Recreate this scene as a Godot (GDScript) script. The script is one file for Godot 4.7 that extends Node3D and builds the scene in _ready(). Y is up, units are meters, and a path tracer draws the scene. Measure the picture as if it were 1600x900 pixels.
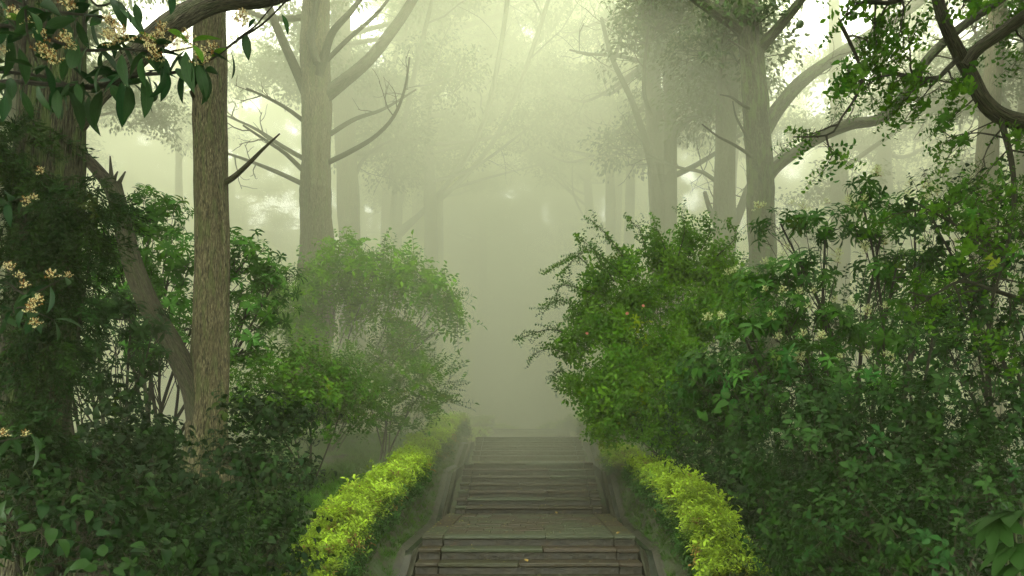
extends Node3D
# A stone stairway that climbs between clipped yellow-green hedges into a foggy forest.
# Units are metres; the photographer stands at the origin and looks along -z. "d" is the distance ahead (-z).

const F := 1113.0      # focal length in pixels of the 1600 x 900 photograph
const VX := 826.0      # vanishing point of the stairway
const VY := 695.0      # eye level
const EYE := 1.88

var rng := RandomNumberGenerator.new()
var taken := {}
var M := {}            # materials
var B := {}            # bark materials
var SP := {}           # leaf sprays
var soft_noise := FastNoiseLite.new()


func _ready():
	rng.seed = 71
	# ---------- camera ----------
	var cam := Camera3D.new()
	cam.name = "camera"
	add_child(cam)
	cam.position = Vector3(0, EYE, 0)
	cam.near = 0.1
	cam.far = 900.0
	cam.projection = Camera3D.PROJECTION_FRUSTUM
	cam.keep_aspect = Camera3D.KEEP_HEIGHT
	cam.size = 2.0 * 0.1 * 450.0 / F
	cam.frustum_offset = Vector2((800.0 - VX) / F, (VY - 450.0) / F) * 0.1
	cam.current = true
	# ---------- sky, fog, exposure ----------
	var env := Environment.new()
	env.background_mode = Environment.BG_SKY
	var sky := Sky.new()
	var sm := ProceduralSkyMaterial.new()
	sm.sky_top_color = Color(0.93, 0.95, 0.92)
	sm.sky_horizon_color = Color(0.86, 0.87, 0.82)
	sm.sky_curve = 0.2
	sm.ground_bottom_color = Color(0.10, 0.11, 0.08)
	sm.ground_horizon_color = Color(0.45, 0.46, 0.38)
	sm.sky_energy_multiplier = 1.6
	sky.sky_material = sm
	env.sky = sky
	env.tonemap_mode = Environment.TONE_MAPPER_LINEAR
	env.tonemap_exposure = 6.4
	env.fog_enabled = true
	env.fog_density = 0.0018
	env.fog_light_color = Color(0.99, 1.0, 0.82)
	env.volumetric_fog_enabled = true
	env.volumetric_fog_density = 0.0
	env.sdfgi_enabled = true
	env.ssao_enabled = true
	env.ssil_enabled = true
	var we := WorldEnvironment.new()
	we.name = "world_environment"
	we.environment = env
	add_child(we)
	# ---------- overcast sun, high and ahead, behind the fog ----------
	var sun := DirectionalLight3D.new()
	sun.name = "sun"
	sun.light_energy = 0.18
	sun.light_angular_distance = 25.0
	sun.light_color = Color(1.0, 0.96, 0.86)
	sun.shadow_enabled = true
	add_child(sun)
	sun.rotation = Vector3(deg_to_rad(-58.0), deg_to_rad(188.0), 0)
	# ---------- the fog bank that lies over the upper stairs (the air near the lens is clearer) ----------
	var bank := FogVolume.new()
	bank.name = "fog_bank"
	bank.shape = RenderingServer.FOG_VOLUME_SHAPE_ELLIPSOID
	bank.size = Vector3(170, 48, 56)
	bank.position = Vector3(0, 2, -42.5)
	var fm := FogMaterial.new()
	fm.albedo = Color(0.99, 1.0, 0.82) * 0.975
	fm.density = 0.074
	bank.material = fm
	tag(bank, "pale yellow-green fog bank filling the forest beyond the steps", "fog", "", "stuff")
	add_child(bank)
	for q in [[Vector3(-6.5, 5.0, -25.0), Vector3(15, 6, 9), 0.045], [Vector3(6.5, 8.5, -28.0), Vector3(14, 6, 10), 0.045], [Vector3(1.0, 2.6, -27.0), Vector3(16, 5, 9), 0.05], [Vector3(11.5, 4.5, -20.0), Vector3(12, 5, 8), 0.05]]:
		var wisp := FogVolume.new()
		wisp.name = numbered("fog_wisp")
		wisp.shape = RenderingServer.FOG_VOLUME_SHAPE_ELLIPSOID
		wisp.size = q[1]
		wisp.position = q[0]
		var wm: FogMaterial = fm.duplicate()
		wm.density = q[2]
		wisp.material = wm
		tag(wisp, "denser wisp of drifting fog between the trees", "fog", "wisps of drifting fog", "stuff")
		add_child(wisp)
	# ---------- the place ----------
	soft_noise.seed = 5
	soft_noise.frequency = 0.11
	make_materials()
	make_sprays()
	build_ground()
	build_stairs()
	build_gutters()
	build_hedges()
	build_near_trees()
	build_far_trees()
	build_shrubs()
	build_undergrowth()
	build_flower_branch()
	build_small_things()


# ================= helpers =================
class Geo:
	var v := PackedVector3Array()
	var n := PackedVector3Array()
	var uv := PackedVector2Array()
	var c := PackedColorArray()
	var i := PackedInt32Array()

	func mesh() -> ArrayMesh:
		n.resize(v.size())
		n.fill(Vector3.ZERO)
		for k in range(0, i.size(), 3):
			var a := i[k]
			var b := i[k + 1]
			var d := i[k + 2]
			var f := (v[d] - v[a]).cross(v[b] - v[a])
			n[a] += f
			n[b] += f
			n[d] += f
		for k in n.size():
			n[k] = n[k].normalized() if n[k].length_squared() > 1e-20 else Vector3.UP
		var arr := []
		arr.resize(Mesh.ARRAY_MAX)
		arr[Mesh.ARRAY_VERTEX] = v
		arr[Mesh.ARRAY_NORMAL] = n
		if uv.size() == v.size():
			arr[Mesh.ARRAY_TEX_UV] = uv
		if c.size() == v.size():
			arr[Mesh.ARRAY_COLOR] = c
		arr[Mesh.ARRAY_INDEX] = i
		var m := ArrayMesh.new()
		if i.size():
			m.add_surface_from_arrays(Mesh.PRIMITIVE_TRIANGLES, arr)
		return m


func at(px: float, py: float, d: float) -> Vector3:   # a place seen at that spot of the photograph, d metres ahead
	return Vector3((px - VX) / F * d, EYE - (py - VY) / F * d, -d)


func rnd(a := 0.0, b := 1.0) -> float:
	return rng.randf_range(a, b)


func rvec() -> Vector3:
	var v := Vector3(rnd(-1, 1), rnd(-1, 1), rnd(-1, 1))
	while v.length_squared() > 1.0 or v.length_squared() < 0.01:
		v = Vector3(rnd(-1, 1), rnd(-1, 1), rnd(-1, 1))
	return v.normalized()


func numbered(called: String) -> String:
	var k: int = taken.get(called, -1) + 1
	taken[called] = k
	return called if k == 0 else "%s_%03d" % [called, k]


func thing(called: String, label: String, category: String, where := Vector3.ZERO, group := "", kind := "") -> Node3D:
	var o := Node3D.new()
	o.name = numbered(called)
	add_child(o, true)
	o.position = where
	tag(o, label, category, group, kind)
	return o


func tag(o: Node, label: String, category := "", group := "", kind := "") -> void:
	if label:
		o.set_meta("label", label)
	if category:
		o.set_meta("category", category)
	if group:
		o.set_meta("group", group)
	if kind:
		o.set_meta("kind", kind)


func settle(t: Node3D, base: Vector3) -> void:   # moves a thing's origin to its foot; its parts stay where they are
	t.position += base
	for c in t.get_children():
		c.position -= base


func put(called: String, mesh: Mesh, mat: Material, parent: Node3D, xf := Transform3D()) -> MeshInstance3D:
	var o := MeshInstance3D.new()
	o.name = called if parent != self else numbered(called)
	o.mesh = mesh
	o.material_override = mat
	o.transform = xf
	parent.add_child(o, true)
	return o


func many(called: String, mesh: Mesh, mat: Material, parent: Node3D, xfs: Array, cols: Array) -> MultiMeshInstance3D:
	if xfs.is_empty():
		return null
	var mm := MultiMesh.new()
	mm.transform_format = MultiMesh.TRANSFORM_3D
	mm.use_colors = true
	mm.mesh = mesh
	mm.instance_count = xfs.size()
	for k in xfs.size():
		mm.set_instance_transform(k, xfs[k])
		mm.set_instance_color(k, cols[k])
	var o := MultiMeshInstance3D.new()
	o.name = called
	o.multimesh = mm
	o.material_override = mat
	o.set_meta("kind", "stuff")
	parent.add_child(o, true)
	return o


func basis_y(dir: Vector3, roll: float) -> Basis:   # Y along dir, Z as far up as it can be, then rolled
	var y := dir.normalized()
	var x := y.cross(Vector3.UP)
	if x.length_squared() < 1e-4:
		x = Vector3.RIGHT
	x = x.normalized()
	var z := x.cross(y)
	return Basis(x, y, z).rotated(y, roll)


func smooth_path(pts: Array, step: float) -> Array:   # Catmull-Rom, resampled
	var curve := Curve3D.new()
	curve.bake_interval = maxf(step * 0.5, 0.01)
	for k in pts.size():
		var a: Vector3 = pts[maxi(k - 1, 0)]
		var b: Vector3 = pts[mini(k + 1, pts.size() - 1)]
		var t := (b - a) / 6.0
		curve.add_point(pts[k], -t, t)
	var n := maxi(2, int(curve.get_baked_length() / step))
	var out := []
	for k in n + 1:
		out.append(curve.sample_baked(curve.get_baked_length() * k / n, true))
	return out


# a bark-skinned tube along points; radii by fraction; lump = relief as a share of the radius
func tube(g: Geo, pts: Array, r0: float, r1: float, sides: int, lump := 0.0, flare := 0.0, tip := true) -> void:
	var n := pts.size()
	var dir: Vector3 = (pts[1] - pts[0]).normalized()
	var side := dir.cross(Vector3(0.31, 0.2, 0.93)).normalized()
	var start := g.v.size()
	var run := 0.0
	var ph := rnd(0, 50)
	var rep := maxf(1.0, roundf(TAU * r0 / 0.9))
	for k in n:
		if k > 0:
			run += (pts[k] - pts[k - 1]).length()
			var nd: Vector3 = (pts[mini(k + 1, n - 1)] - pts[k - 1]).normalized()
			side = (side - nd * side.dot(nd)).normalized()
			dir = nd
		var up := dir.cross(side)
		var t := float(k) / (n - 1)
		var r := lerpf(r0, r1, t)
		if flare > 0.0:
			r *= 1.0 + flare * exp(-run / (r0 * 2.2))
		for s in sides + 1:
			var a := TAU * s / sides
			var q := r
			if lump > 0.0:
				var w := soft_noise.get_noise_3d(cos(a) * 9.0 + ph, sin(a) * 9.0, run * 3.0)
				var w2 := soft_noise.get_noise_3d(cos(a) * 26.0 + ph, sin(a) * 26.0, run * 5.0)
				q *= 1.0 + lump * (w * 1.6 + w2 * 0.9)
				if flare > 0.0:
					q *= 1.0 + flare * 0.5 * exp(-run / (r0 * 2.0)) * cos(a * 5.0 + ph)
			g.v.append(pts[k] + (side * cos(a) + up * sin(a)) * q)
			g.uv.append(Vector2(rep * s / sides, run / 0.9 * 0.35))
	for k in n - 1:
		for s in sides:
			var p := start + k * (sides + 1) + s
			g.i.append_array([p, p + 1, p + sides + 1, p + 1, p + sides + 2, p + sides + 1])
	if tip:
		var e: Vector3 = pts[n - 1]
		g.v.append(e + dir * r1 * 0.7)
		g.uv.append(Vector2(0.5, run * 0.4))
		var top := g.v.size() - 1
		for s in sides:
			var p := start + (n - 1) * (sides + 1) + s
			g.i.append_array([p, p + 1, top])


# a leaf that grows along +Y of xf, faces +Z, droops towards -Z
func leaf(g: Geo, xf: Transform3D, length: float, width: float, droop: float, fold: float, segs: int, shade := 1.0, wide_at := 0.45, ragged := 0.0) -> void:
	var start := g.v.size()
	var y := 0.0
	var z := 0.0
	var p := log(0.5) / log(wide_at)
	for s in segs + 1:
		var t := float(s) / segs
		var w := width * 0.5 * pow(sin(PI * pow(clampf(t, 0.0, 1.0), p)), 0.85) if s > 0 and s < segs else 0.002 * length
		var wl := w * (1.0 - ragged * rnd())
		var wr := w * (1.0 - ragged * rnd())
		var lift := fold * w
		g.v.append(xf * Vector3(-wl, y, z + lift))
		g.v.append(xf * Vector3(0, y, z))
		g.v.append(xf * Vector3(wr, y, z + lift))
		g.uv.append_array([Vector2(0.5 - 0.5 * w / (width * 0.5), t), Vector2(0.5, t), Vector2(0.5 + 0.5 * w / (width * 0.5), t)])
		for q in 3:
			g.c.append(Color(shade, shade, shade))
		var a := droop * (t + 0.5 / segs)
		y += cos(a) * length / segs
		z -= sin(a) * length / segs
	for s in segs:
		var k := start + s * 3
		g.i.append_array([k, k + 3, k + 1, k + 1, k + 3, k + 4, k + 1, k + 4, k + 2, k + 2, k + 4, k + 5])


func stalk(g: Geo, a: Vector3, b: Vector3, r: float, shade := 0.5) -> void:   # a thin three-sided stem inside a spray
	var d := (b - a).normalized()
	var x := d.cross(Vector3(0.2, 0.3, 0.9)).normalized()
	var y := d.cross(x)
	var st := g.v.size()
	for e in 2:
		var p := a if e == 0 else b
		var q := r if e == 0 else r * 0.5
		for s in 3:
			var t := TAU * s / 3
			g.v.append(p + (x * cos(t) + y * sin(t)) * q)
			g.uv.append(Vector2(0.5, 0.02))
			g.c.append(Color(shade, shade * 0.75, shade * 0.55))
	for s in 3:
		var t := (s + 1) % 3
		g.i.append_array([st + s, st + t, st + 3 + s, st + t, st + 3 + t, st + 3 + s])


func bevel_box(g: Geo, lo: Vector3, hi: Vector3, b: float, bumpy := 0.0) -> void:
	var ids := {}
	var st := g.v.size()
	for x in 2:
		for y in 2:
			for z in 2:
				var c := Vector3(hi.x if x else lo.x, hi.y if y else lo.y, hi.z if z else lo.z)
				if bumpy > 0.0:
					c += Vector3(rnd(-bumpy, bumpy), rnd(-bumpy, bumpy) * 0.5, rnd(-bumpy, bumpy))
				var inn := Vector3(-b if x else b, -b if y else b, -b if z else b)
				for ax in 3:
					var p := c + inn
					p[ax] = c[ax]
					ids[[x, y, z, ax]] = g.v.size()
					g.v.append(p)
	var mid := (lo + hi) * 0.5
	var faces := []
	for ax in 3:
		for s in 2:
			var q := []
			for uvq in [[0, 0], [0, 1], [1, 1], [1, 0]]:
				var k := [0, 0, 0]
				k[ax] = s
				k[(ax + 1) % 3] = uvq[0]
				k[(ax + 2) % 3] = uvq[1]
				q.append(ids[[k[0], k[1], k[2], ax]])
			faces.append(q)
		for s1 in 2:
			for s2 in 2:
				var a1 := (ax + 1) % 3
				var a2 := (ax + 2) % 3
				var k0 := [0, 0, 0]
				k0[a1] = s1
				k0[a2] = s2
				var k1 := k0.duplicate()
				k1[ax] = 1
				faces.append([ids[[k0[0], k0[1], k0[2], a1]], ids[[k1[0], k1[1], k1[2], a1]], ids[[k1[0], k1[1], k1[2], a2]], ids[[k0[0], k0[1], k0[2], a2]]])
	for x in 2:
		for y in 2:
			for z in 2:
				faces.append([ids[[x, y, z, 0]], ids[[x, y, z, 1]], ids[[x, y, z, 2]]])
	for f in faces:
		var a: Vector3 = g.v[f[0]]
		var nrm: Vector3 = (g.v[f[2]] - a).cross(g.v[f[1]] - a)
		var flip: bool = nrm.dot(a - mid) < 0
		var st2 := g.v.size()
		for q in f:
			g.v.append(g.v[q])
		for k in range(1, f.size() - 1):
			g.i.append_array([st2, st2 + k + 1, st2 + k] if flip else [st2, st2 + k, st2 + k + 1])


func stone(size: Vector3, b: float, bumpy := 0.0) -> ArrayMesh:   # a chamfered block, its base centre at the origin
	var g := Geo.new()
	bevel_box(g, Vector3(-size.x / 2, 0, -size.z / 2), Vector3(size.x / 2, size.y, size.z / 2), b, bumpy)
	return g.mesh()


# ================= materials =================
func ramp(pairs: Array) -> Gradient:
	var gr := Gradient.new()
	var off := PackedFloat32Array()
	var col := PackedColorArray()
	for p in pairs:
		off.append(p[0])
		col.append((p[1] as Color).linear_to_srgb())
	gr.offsets = off
	gr.colors = col
	return gr


func noise_tex(freq: float, gr: Gradient, seed_: int, size := 512, oct := 5, type := FastNoiseLite.TYPE_SIMPLEX_SMOOTH) -> NoiseTexture2D:
	var nz := FastNoiseLite.new()
	nz.noise_type = type
	nz.seed = seed_
	nz.frequency = freq
	nz.fractal_octaves = oct
	var t := NoiseTexture2D.new()
	t.width = size
	t.height = size
	t.seamless = true
	t.noise = nz
	if gr:
		t.color_ramp = gr
	return t


# bark: long fibres along v, with cracks; three colours
func bark(dark: Color, mid: Color, light: Color, algae: Color, algae_share: float, fibre: float, seed_: int, relief := 2.2) -> StandardMaterial3D:
	var w := 256
	var h := 512
	var nz := FastNoiseLite.new()
	nz.seed = seed_
	nz.frequency = 1.0
	nz.fractal_octaves = 3
	var im := Image.create(w, h, false, Image.FORMAT_RGB8)
	var hm := Image.create(w, h, false, Image.FORMAT_RGB8)
	for y in h:
		var fv := float(y) / h
		var blend := smoothstep(0.82, 1.0, fv)
		for x in w:
			var a := TAU * x / w
			var cx := cos(a)
			var sx := sin(a)
			var n1 := 1.0 - absf(nz.get_noise_3d(cx * fibre, sx * fibre, fv * 7.0)) * 2.2
			var n2 := nz.get_noise_3d(cx * fibre * 3.0, sx * fibre * 3.0, fv * 26.0 + 40.0)
			var n3 := nz.get_noise_3d(cx * 1.3 + 9.0, sx * 1.3, fv * 4.0)
			if blend > 0.0:
				var f2 := fv - 1.0
				n1 = lerpf(n1, 1.0 - absf(nz.get_noise_3d(cx * fibre, sx * fibre, f2 * 7.0)) * 2.2, blend)
				n2 = lerpf(n2, nz.get_noise_3d(cx * fibre * 3.0, sx * fibre * 3.0, f2 * 26.0 + 40.0), blend)
				n3 = lerpf(n3, nz.get_noise_3d(cx * 1.3 + 9.0, sx * 1.3, f2 * 4.0), blend)
			var q := clampf(n1 * 0.62 + n2 * 0.75 + 0.12, 0.0, 1.0)
			q = 1.0 - q if fibre < 0.0 else q
			var col := dark.lerp(mid, smoothstep(0.12, 0.5, q)).lerp(light, smoothstep(0.55, 0.95, q + n3 * 0.25))
			col = col.lerp(algae, algae_share * smoothstep(-0.05, 0.35, n3 + n2 * 0.3))
			im.set_pixel(x, y, col.linear_to_srgb())
			hm.set_pixel(x, y, Color(q, q, q))
	var m := StandardMaterial3D.new()
	m.albedo_texture = ImageTexture.create_from_image(im)
	m.roughness = 0.86
	m.metallic_specular = 0.25
	m.heightmap_enabled = true
	m.heightmap_texture = ImageTexture.create_from_image(hm)
	m.heightmap_scale = relief
	return m


func leaf_mat(c: Color, trans: float, rough := 0.5, spec := 0.35, tex: Texture2D = null) -> StandardMaterial3D:
	var m := StandardMaterial3D.new()
	m.albedo_color = c.linear_to_srgb()
	m.vertex_color_use_as_albedo = true
	m.roughness = rough
	m.metallic_specular = spec
	m.backlight_enabled = true
	m.backlight = Color(trans, trans, trans).linear_to_srgb()
	if tex:
		m.albedo_texture = tex
	m.cull_mode = BaseMaterial3D.CULL_DISABLED
	return m


func vein_texture() -> ImageTexture:
	var n := 128
	var nz := FastNoiseLite.new()
	nz.seed = 3
	nz.frequency = 0.05
	var im := Image.create(n, n, false, Image.FORMAT_RGB8)
	for y in n:
		for x in n:
			var u := (x + 0.5) / n - 0.5
			var t := (y + 0.5) / n
			var rib := exp(-absf(u) * 46.0)
			var ph := fposmod(t * 9.0 - absf(u) * 6.0, 1.0)
			var vein := exp(-minf(ph, 1.0 - ph) * 16.0) * 0.4 * smoothstep(0.5, 0.1, absf(u))
			var b := 0.66 + 0.16 * nz.get_noise_2d(x, y) + 0.30 * maxf(rib, vein)
			im.set_pixel(x, y, Color(b * (1.0 + 0.06 * rib), b, b * (0.92 + 0.06 * rib)).clamp().linear_to_srgb())
	return ImageTexture.create_from_image(im)


func plain(c: Color, rough: float, spec := 0.4) -> StandardMaterial3D:
	var m := StandardMaterial3D.new()
	m.albedo_color = c.linear_to_srgb()
	m.roughness = rough
	m.metallic_specular = spec
	return m


func triplanar(tex: Texture2D, scale: Vector3, rough: float, height: Texture2D = null, relief := 0.0, tint := Color.WHITE) -> StandardMaterial3D:
	var m := StandardMaterial3D.new()
	m.albedo_texture = tex
	m.albedo_color = tint
	m.roughness = rough
	m.metallic_specular = 0.45
	m.uv1_triplanar = true
	m.uv1_world_triplanar = true
	m.uv1_scale = scale
	if height:
		m.heightmap_enabled = true
		m.heightmap_texture = height
		m.heightmap_scale = relief
	return m


func make_materials() -> void:
	B.cedar = bark(Color(0.022, 0.018, 0.010), Color(0.105, 0.090, 0.046), Color(0.27, 0.235, 0.125), Color(0.075, 0.095, 0.030), 0.6, 7.0, 11, 3.0)
	B.moss = bark(Color(0.014, 0.013, 0.008), Color(0.044, 0.040, 0.022), Color(0.105, 0.108, 0.055), Color(0.062, 0.090, 0.024), 0.75, 6.0, 23, 3.0)
	B.grey = bark(Color(0.018, 0.017, 0.010), Color(0.060, 0.053, 0.032), Color(0.115, 0.105, 0.066), Color(0.045, 0.058, 0.020), 0.5, 4.5, 37, 1.6)
	B.dark = bark(Color(0.012, 0.010, 0.007), Color(0.045, 0.037, 0.025), Color(0.10, 0.085, 0.06), Color(0.03, 0.045, 0.018), 0.5, 4.0, 51, 1.4)
	B.twig = plain(Color(0.045, 0.036, 0.024), 0.8, 0.25)
	B.green_twig = plain(Color(0.07, 0.085, 0.035), 0.7, 0.25)
	var veins := vein_texture()
	M.veins = veins
	M.glossy = leaf_mat(Color(0.0230, 0.0640, 0.0150), 0.45, 0.5, 0.24, veins)
	M.fresh = leaf_mat(Color(0.1080, 0.2430, 0.0216), 0.9, 0.5, 0.2, veins)
	M.mid = leaf_mat(Color(0.0324, 0.0972, 0.0104), 0.6, 0.55, 0.2)
	M.deep = leaf_mat(Color(0.0168, 0.0480, 0.0067), 0.5, 0.5, 0.2)
	M.far = leaf_mat(Color(0.0405, 0.0765, 0.0144), 0.5, 0.6, 0.2)
	M.hedge = leaf_mat(Color(1.0, 1.0, 1.0), 0.9, 0.55, 0.3)
	M.grass = leaf_mat(Color(0.085, 0.215, 0.022), 0.6, 0.6, 0.2)
	M.frond = leaf_mat(Color(0.0210, 0.0490, 0.0090), 0.4, 0.6, 0.2)
	M.cream = leaf_mat(Color(0.80, 0.72, 0.40), 0.5, 0.7, 0.2)
	M.cream_pale = leaf_mat(Color(0.66, 0.72, 0.34), 0.5, 0.7, 0.2)
	M.red = leaf_mat(Color(0.42, 0.16, 0.10), 0.6, 0.6, 0.2)
	M.dry = leaf_mat(Color(0.26, 0.18, 0.05), 0.4, 0.6, 0.2)
	M.fruit = plain(Color(0.085, 0.13, 0.045), 0.5)
	M.fruit.heightmap_enabled = true
	var grain := noise_tex(0.03, null, 9)
	M.fruit.heightmap_texture = grain
	M.fruit.heightmap_scale = 0.4
	M.fruit.uv1_triplanar = true
	M.fruit.uv1_scale = Vector3(9, 9, 9)
	# stone: dark, wet, mossy in places
	var sgrain := noise_tex(0.018, null, 41, 512, 6)
	var stones := [
		[Color(0.0117, 0.0087, 0.0020), Color(0.0271, 0.0195, 0.0045), Color(0.0474, 0.0348, 0.0083)],
		[Color(0.0135, 0.0112, 0.0022), Color(0.0315, 0.0250, 0.0052), Color(0.0564, 0.0443, 0.0099)],
		[Color(0.0108, 0.0068, 0.0017), Color(0.0297, 0.0182, 0.0041), Color(0.0519, 0.0319, 0.0076)],
		[Color(0.0099, 0.0097, 0.0018), Color(0.0235, 0.0233, 0.0037), Color(0.0496, 0.0436, 0.0085)],
	]
	stones[1] = [Color(0.014, 0.020, 0.006), Color(0.030, 0.038, 0.012), Color(0.075, 0.070, 0.030)]
	M.stone = []
	for k in stones.size():
		var s = stones[k]
		var t := noise_tex(0.009, ramp([[0.0, s[0]], [0.45, s[1]], [0.62, s[1] * 0.8], [1.0, s[2]]]), 60 + k, 512, 6)
		var m := triplanar(t, Vector3(0.8, 0.8, 0.8), 0.55, sgrain, 1.1)
		M.stone.append(m)
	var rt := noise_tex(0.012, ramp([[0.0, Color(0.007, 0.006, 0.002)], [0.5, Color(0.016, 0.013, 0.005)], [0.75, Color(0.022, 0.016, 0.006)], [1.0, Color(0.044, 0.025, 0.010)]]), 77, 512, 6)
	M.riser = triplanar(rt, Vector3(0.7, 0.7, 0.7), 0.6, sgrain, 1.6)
	var ct := noise_tex(0.010, ramp([[0.0, Color(0.0129, 0.0129, 0.0060)], [0.5, Color(0.0259, 0.0251, 0.0126)], [1.0, Color(0.0400, 0.0386, 0.0203)]]), 81, 512, 6)
	M.concrete = triplanar(ct, Vector3(0.7, 0.7, 0.7), 0.5, sgrain, 0.8)
	M.water = plain(Color(0.02, 0.022, 0.018), 0.12, 0.5)
	var gt := noise_tex(0.012, ramp([[0.0, Color(0.020, 0.017, 0.009)], [0.42, Color(0.040, 0.036, 0.018)], [0.58, Color(0.035, 0.055, 0.018)], [1.0, Color(0.060, 0.095, 0.028)]]), 91, 512, 6)
	M.soil = triplanar(gt, Vector3(0.35, 0.35, 0.35), 0.9, noise_tex(0.03, null, 92), 3.0)


# ================= leaf sprays: a leaf mesh, where its leaves sit, and all of them joined =================
func spray(key: String, leaf_kinds: Array, spots: Array, stems: Array) -> void:
	# leaf_kinds: Callables-free: each [length, width, droop, fold, segs, wide_at, ragged]; spots: [Transform3D, kind, shade]; stems: [a, b, r]
	var all := Geo.new()
	for s in spots:
		var q = leaf_kinds[s[1]]
		leaf(all, s[0], q[0], q[1], q[2], q[3], q[4], s[2], q[5], q[6])
	for s in stems:
		stalk(all, s[0], s[1], s[2])
	var singles := []
	for q in leaf_kinds:
		var g := Geo.new()
		leaf(g, Transform3D(), q[0], q[1], q[2], q[3], q[4], 1.0, q[5], q[6])
		singles.append(g.mesh())
	var sg := Geo.new()
	for s in stems:
		stalk(sg, s[0], s[1], s[2])
	SP[key] = {"mesh": all.mesh(), "spots": spots, "singles": singles, "stem": sg.mesh() if stems.size() else null}


func leaf_at(p: Vector3, dir: Vector3, roll := 0.0) -> Transform3D:
	return Transform3D(basis_y(dir, roll), p)


func make_sprays() -> void:
	# whorl: long leaves in a rosette at the twig's end
	var spots := []
	for k in 9:
		var a := k * 2.4 + rnd(-0.2, 0.2)
		var el := rnd(0.05, 0.75)
		var d := Vector3(cos(a), el, sin(a))
		spots.append([leaf_at(Vector3(0, 0.02 + 0.01 * k, 0) - Vector3(0, 0.06, 0), d, rnd(-0.3, 0.3)), k % 3, rnd(0.7, 1.0)])
	spray("whorl", [[0.17, 0.048, 0.9, 0.35, 4, 0.55, 0.0], [0.14, 0.042, 0.6, 0.4, 4, 0.55, 0.0], [0.19, 0.052, 1.2, 0.3, 4, 0.52, 0.0]], spots, [[Vector3(0, -0.22, 0), Vector3(0, 0.05, 0), 0.005]])
	# alternate leaves along a stem, hanging
	spots = []
	for k in 11:
		var t := k / 10.0
		var s := 1.0 if k % 2 else -1.0
		var p := Vector3(0, t * 0.34, -0.05 * t * t)
		var d := Vector3(s * rnd(0.7, 1.0), rnd(0.3, 0.6), rnd(-0.25, 0.15)) if k < 10 else Vector3(0, 1, -0.2)
		spots.append([leaf_at(p, d, rnd(-0.4, 0.4)), k % 3, rnd(0.72, 1.0)])
	spray("pinnate", [[0.085, 0.036, 0.7, 0.3, 3, 0.42, 0.0], [0.10, 0.040, 0.5, 0.3, 3, 0.42, 0.0], [0.075, 0.034, 0.9, 0.25, 3, 0.42, 0.0]], spots, [[Vector3(0, -0.12, 0), Vector3(0, 0.34, -0.05), 0.004]])
	# fine: many small leaves on three twiglets
	spots = []
	var stems := []
	for b in 4:
		var bd := Vector3(sin(b * 1.9) * 0.6, 1.0, cos(b * 1.9) * 0.5).normalized()
		var len_ := rnd(0.2, 0.34)
		stems.append([Vector3.ZERO, bd * len_, 0.003])
		for k in 9:
			var p := bd * len_ * (k + 2.0) / 10.0
			spots.append([leaf_at(p, bd * 0.5 + rvec() * 0.9, rnd(-1, 1)), k % 2, rnd(0.65, 1.0)])
	spray("fine", [[0.046, 0.022, 0.4, 0.25, 2, 0.5, 0.0], [0.056, 0.024, 0.6, 0.25, 2, 0.5, 0.0]], spots, stems)
	# ovate: medium leaves at loose angles (right-hand tree, ivy mass)
	spots = []
	stems = []
	for k in 9:
		var p := Vector3(rnd(-0.03, 0.03), 0.03 + 0.035 * k, rnd(-0.03, 0.03))
		var a := k * 2.4
		spots.append([leaf_at(p, Vector3(cos(a), rnd(0.0, 0.7), sin(a)), rnd(-0.5, 0.5)), k % 3, rnd(0.65, 1.0)])
	stems.append([Vector3(0, -0.15, 0), Vector3(0, 0.33, 0), 0.004])
	spray("ovate", [[0.085, 0.044, 0.6, 0.25, 3, 0.42, 0.0], [0.07, 0.040, 0.4, 0.3, 3, 0.42, 0.0], [0.10, 0.050, 0.8, 0.25, 3, 0.4, 0.0]], spots, stems)
	# broad: big heart-like leaves of the undergrowth
	spots = []
	stems = []
	for k in 6:
		var a := k * 2.4
		var p := Vector3(cos(a) * 0.10, 0.06 * k, sin(a) * 0.10)
		stems.append([Vector3(0, 0.05 * k - 0.1, 0), p, 0.003])
		spots.append([leaf_at(p, Vector3(cos(a), rnd(-0.1, 0.45), sin(a)), rnd(-0.3, 0.3)), k % 3, rnd(0.65, 1.0)])
	stems.append([Vector3(0, -0.4, 0), Vector3(0, 0.34, 0), 0.005])
	spray("broad", [[0.17, 0.11, 0.9, 0.34, 5, 0.36, 0.10], [0.13, 0.08, 0.6, 0.38, 5, 0.38, 0.08], [0.21, 0.12, 1.3, 0.28, 5, 0.36, 0.12]], spots, stems)
	# frond: feathery conifer-like creeper
	spots = []
	stems = []
	for b in 5:
		var bd := Vector3(rnd(-0.6, 0.6), 1.0, rnd(-0.6, 0.6)).normalized()
		stems.append([Vector3.ZERO, bd * 0.34, 0.003])
		for k in 12:
			var s := 1.0 if k % 2 else -1.0
			spots.append([leaf_at(bd * 0.34 * (k + 1) / 12.0, bd + Vector3(s * 0.7, 0, rnd(-0.6, 0.6)), rnd(-1, 1)), 0, rnd(0.6, 1.0)])
	spray("frond", [[0.070, 0.019, 0.5, 0.15, 2, 0.45, 0.0]], spots, stems)
	# clump: a crown's worth of leaves for trees far away
	spots = []
	stems = []
	for k in 34:
		var p := rvec() * pow(rnd(), 0.45) * 0.42
		p.y *= 0.6
		spots.append([leaf_at(p, Vector3(p.x, rnd(-0.25, 0.2), p.z) * 2.0 + rvec() * 0.5, rnd(-0.6, 0.6)), k % 2, rnd(0.6, 1.0)])
	for k in 5:
		stems.append([Vector3.ZERO, rvec() * 0.4, 0.007])
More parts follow.
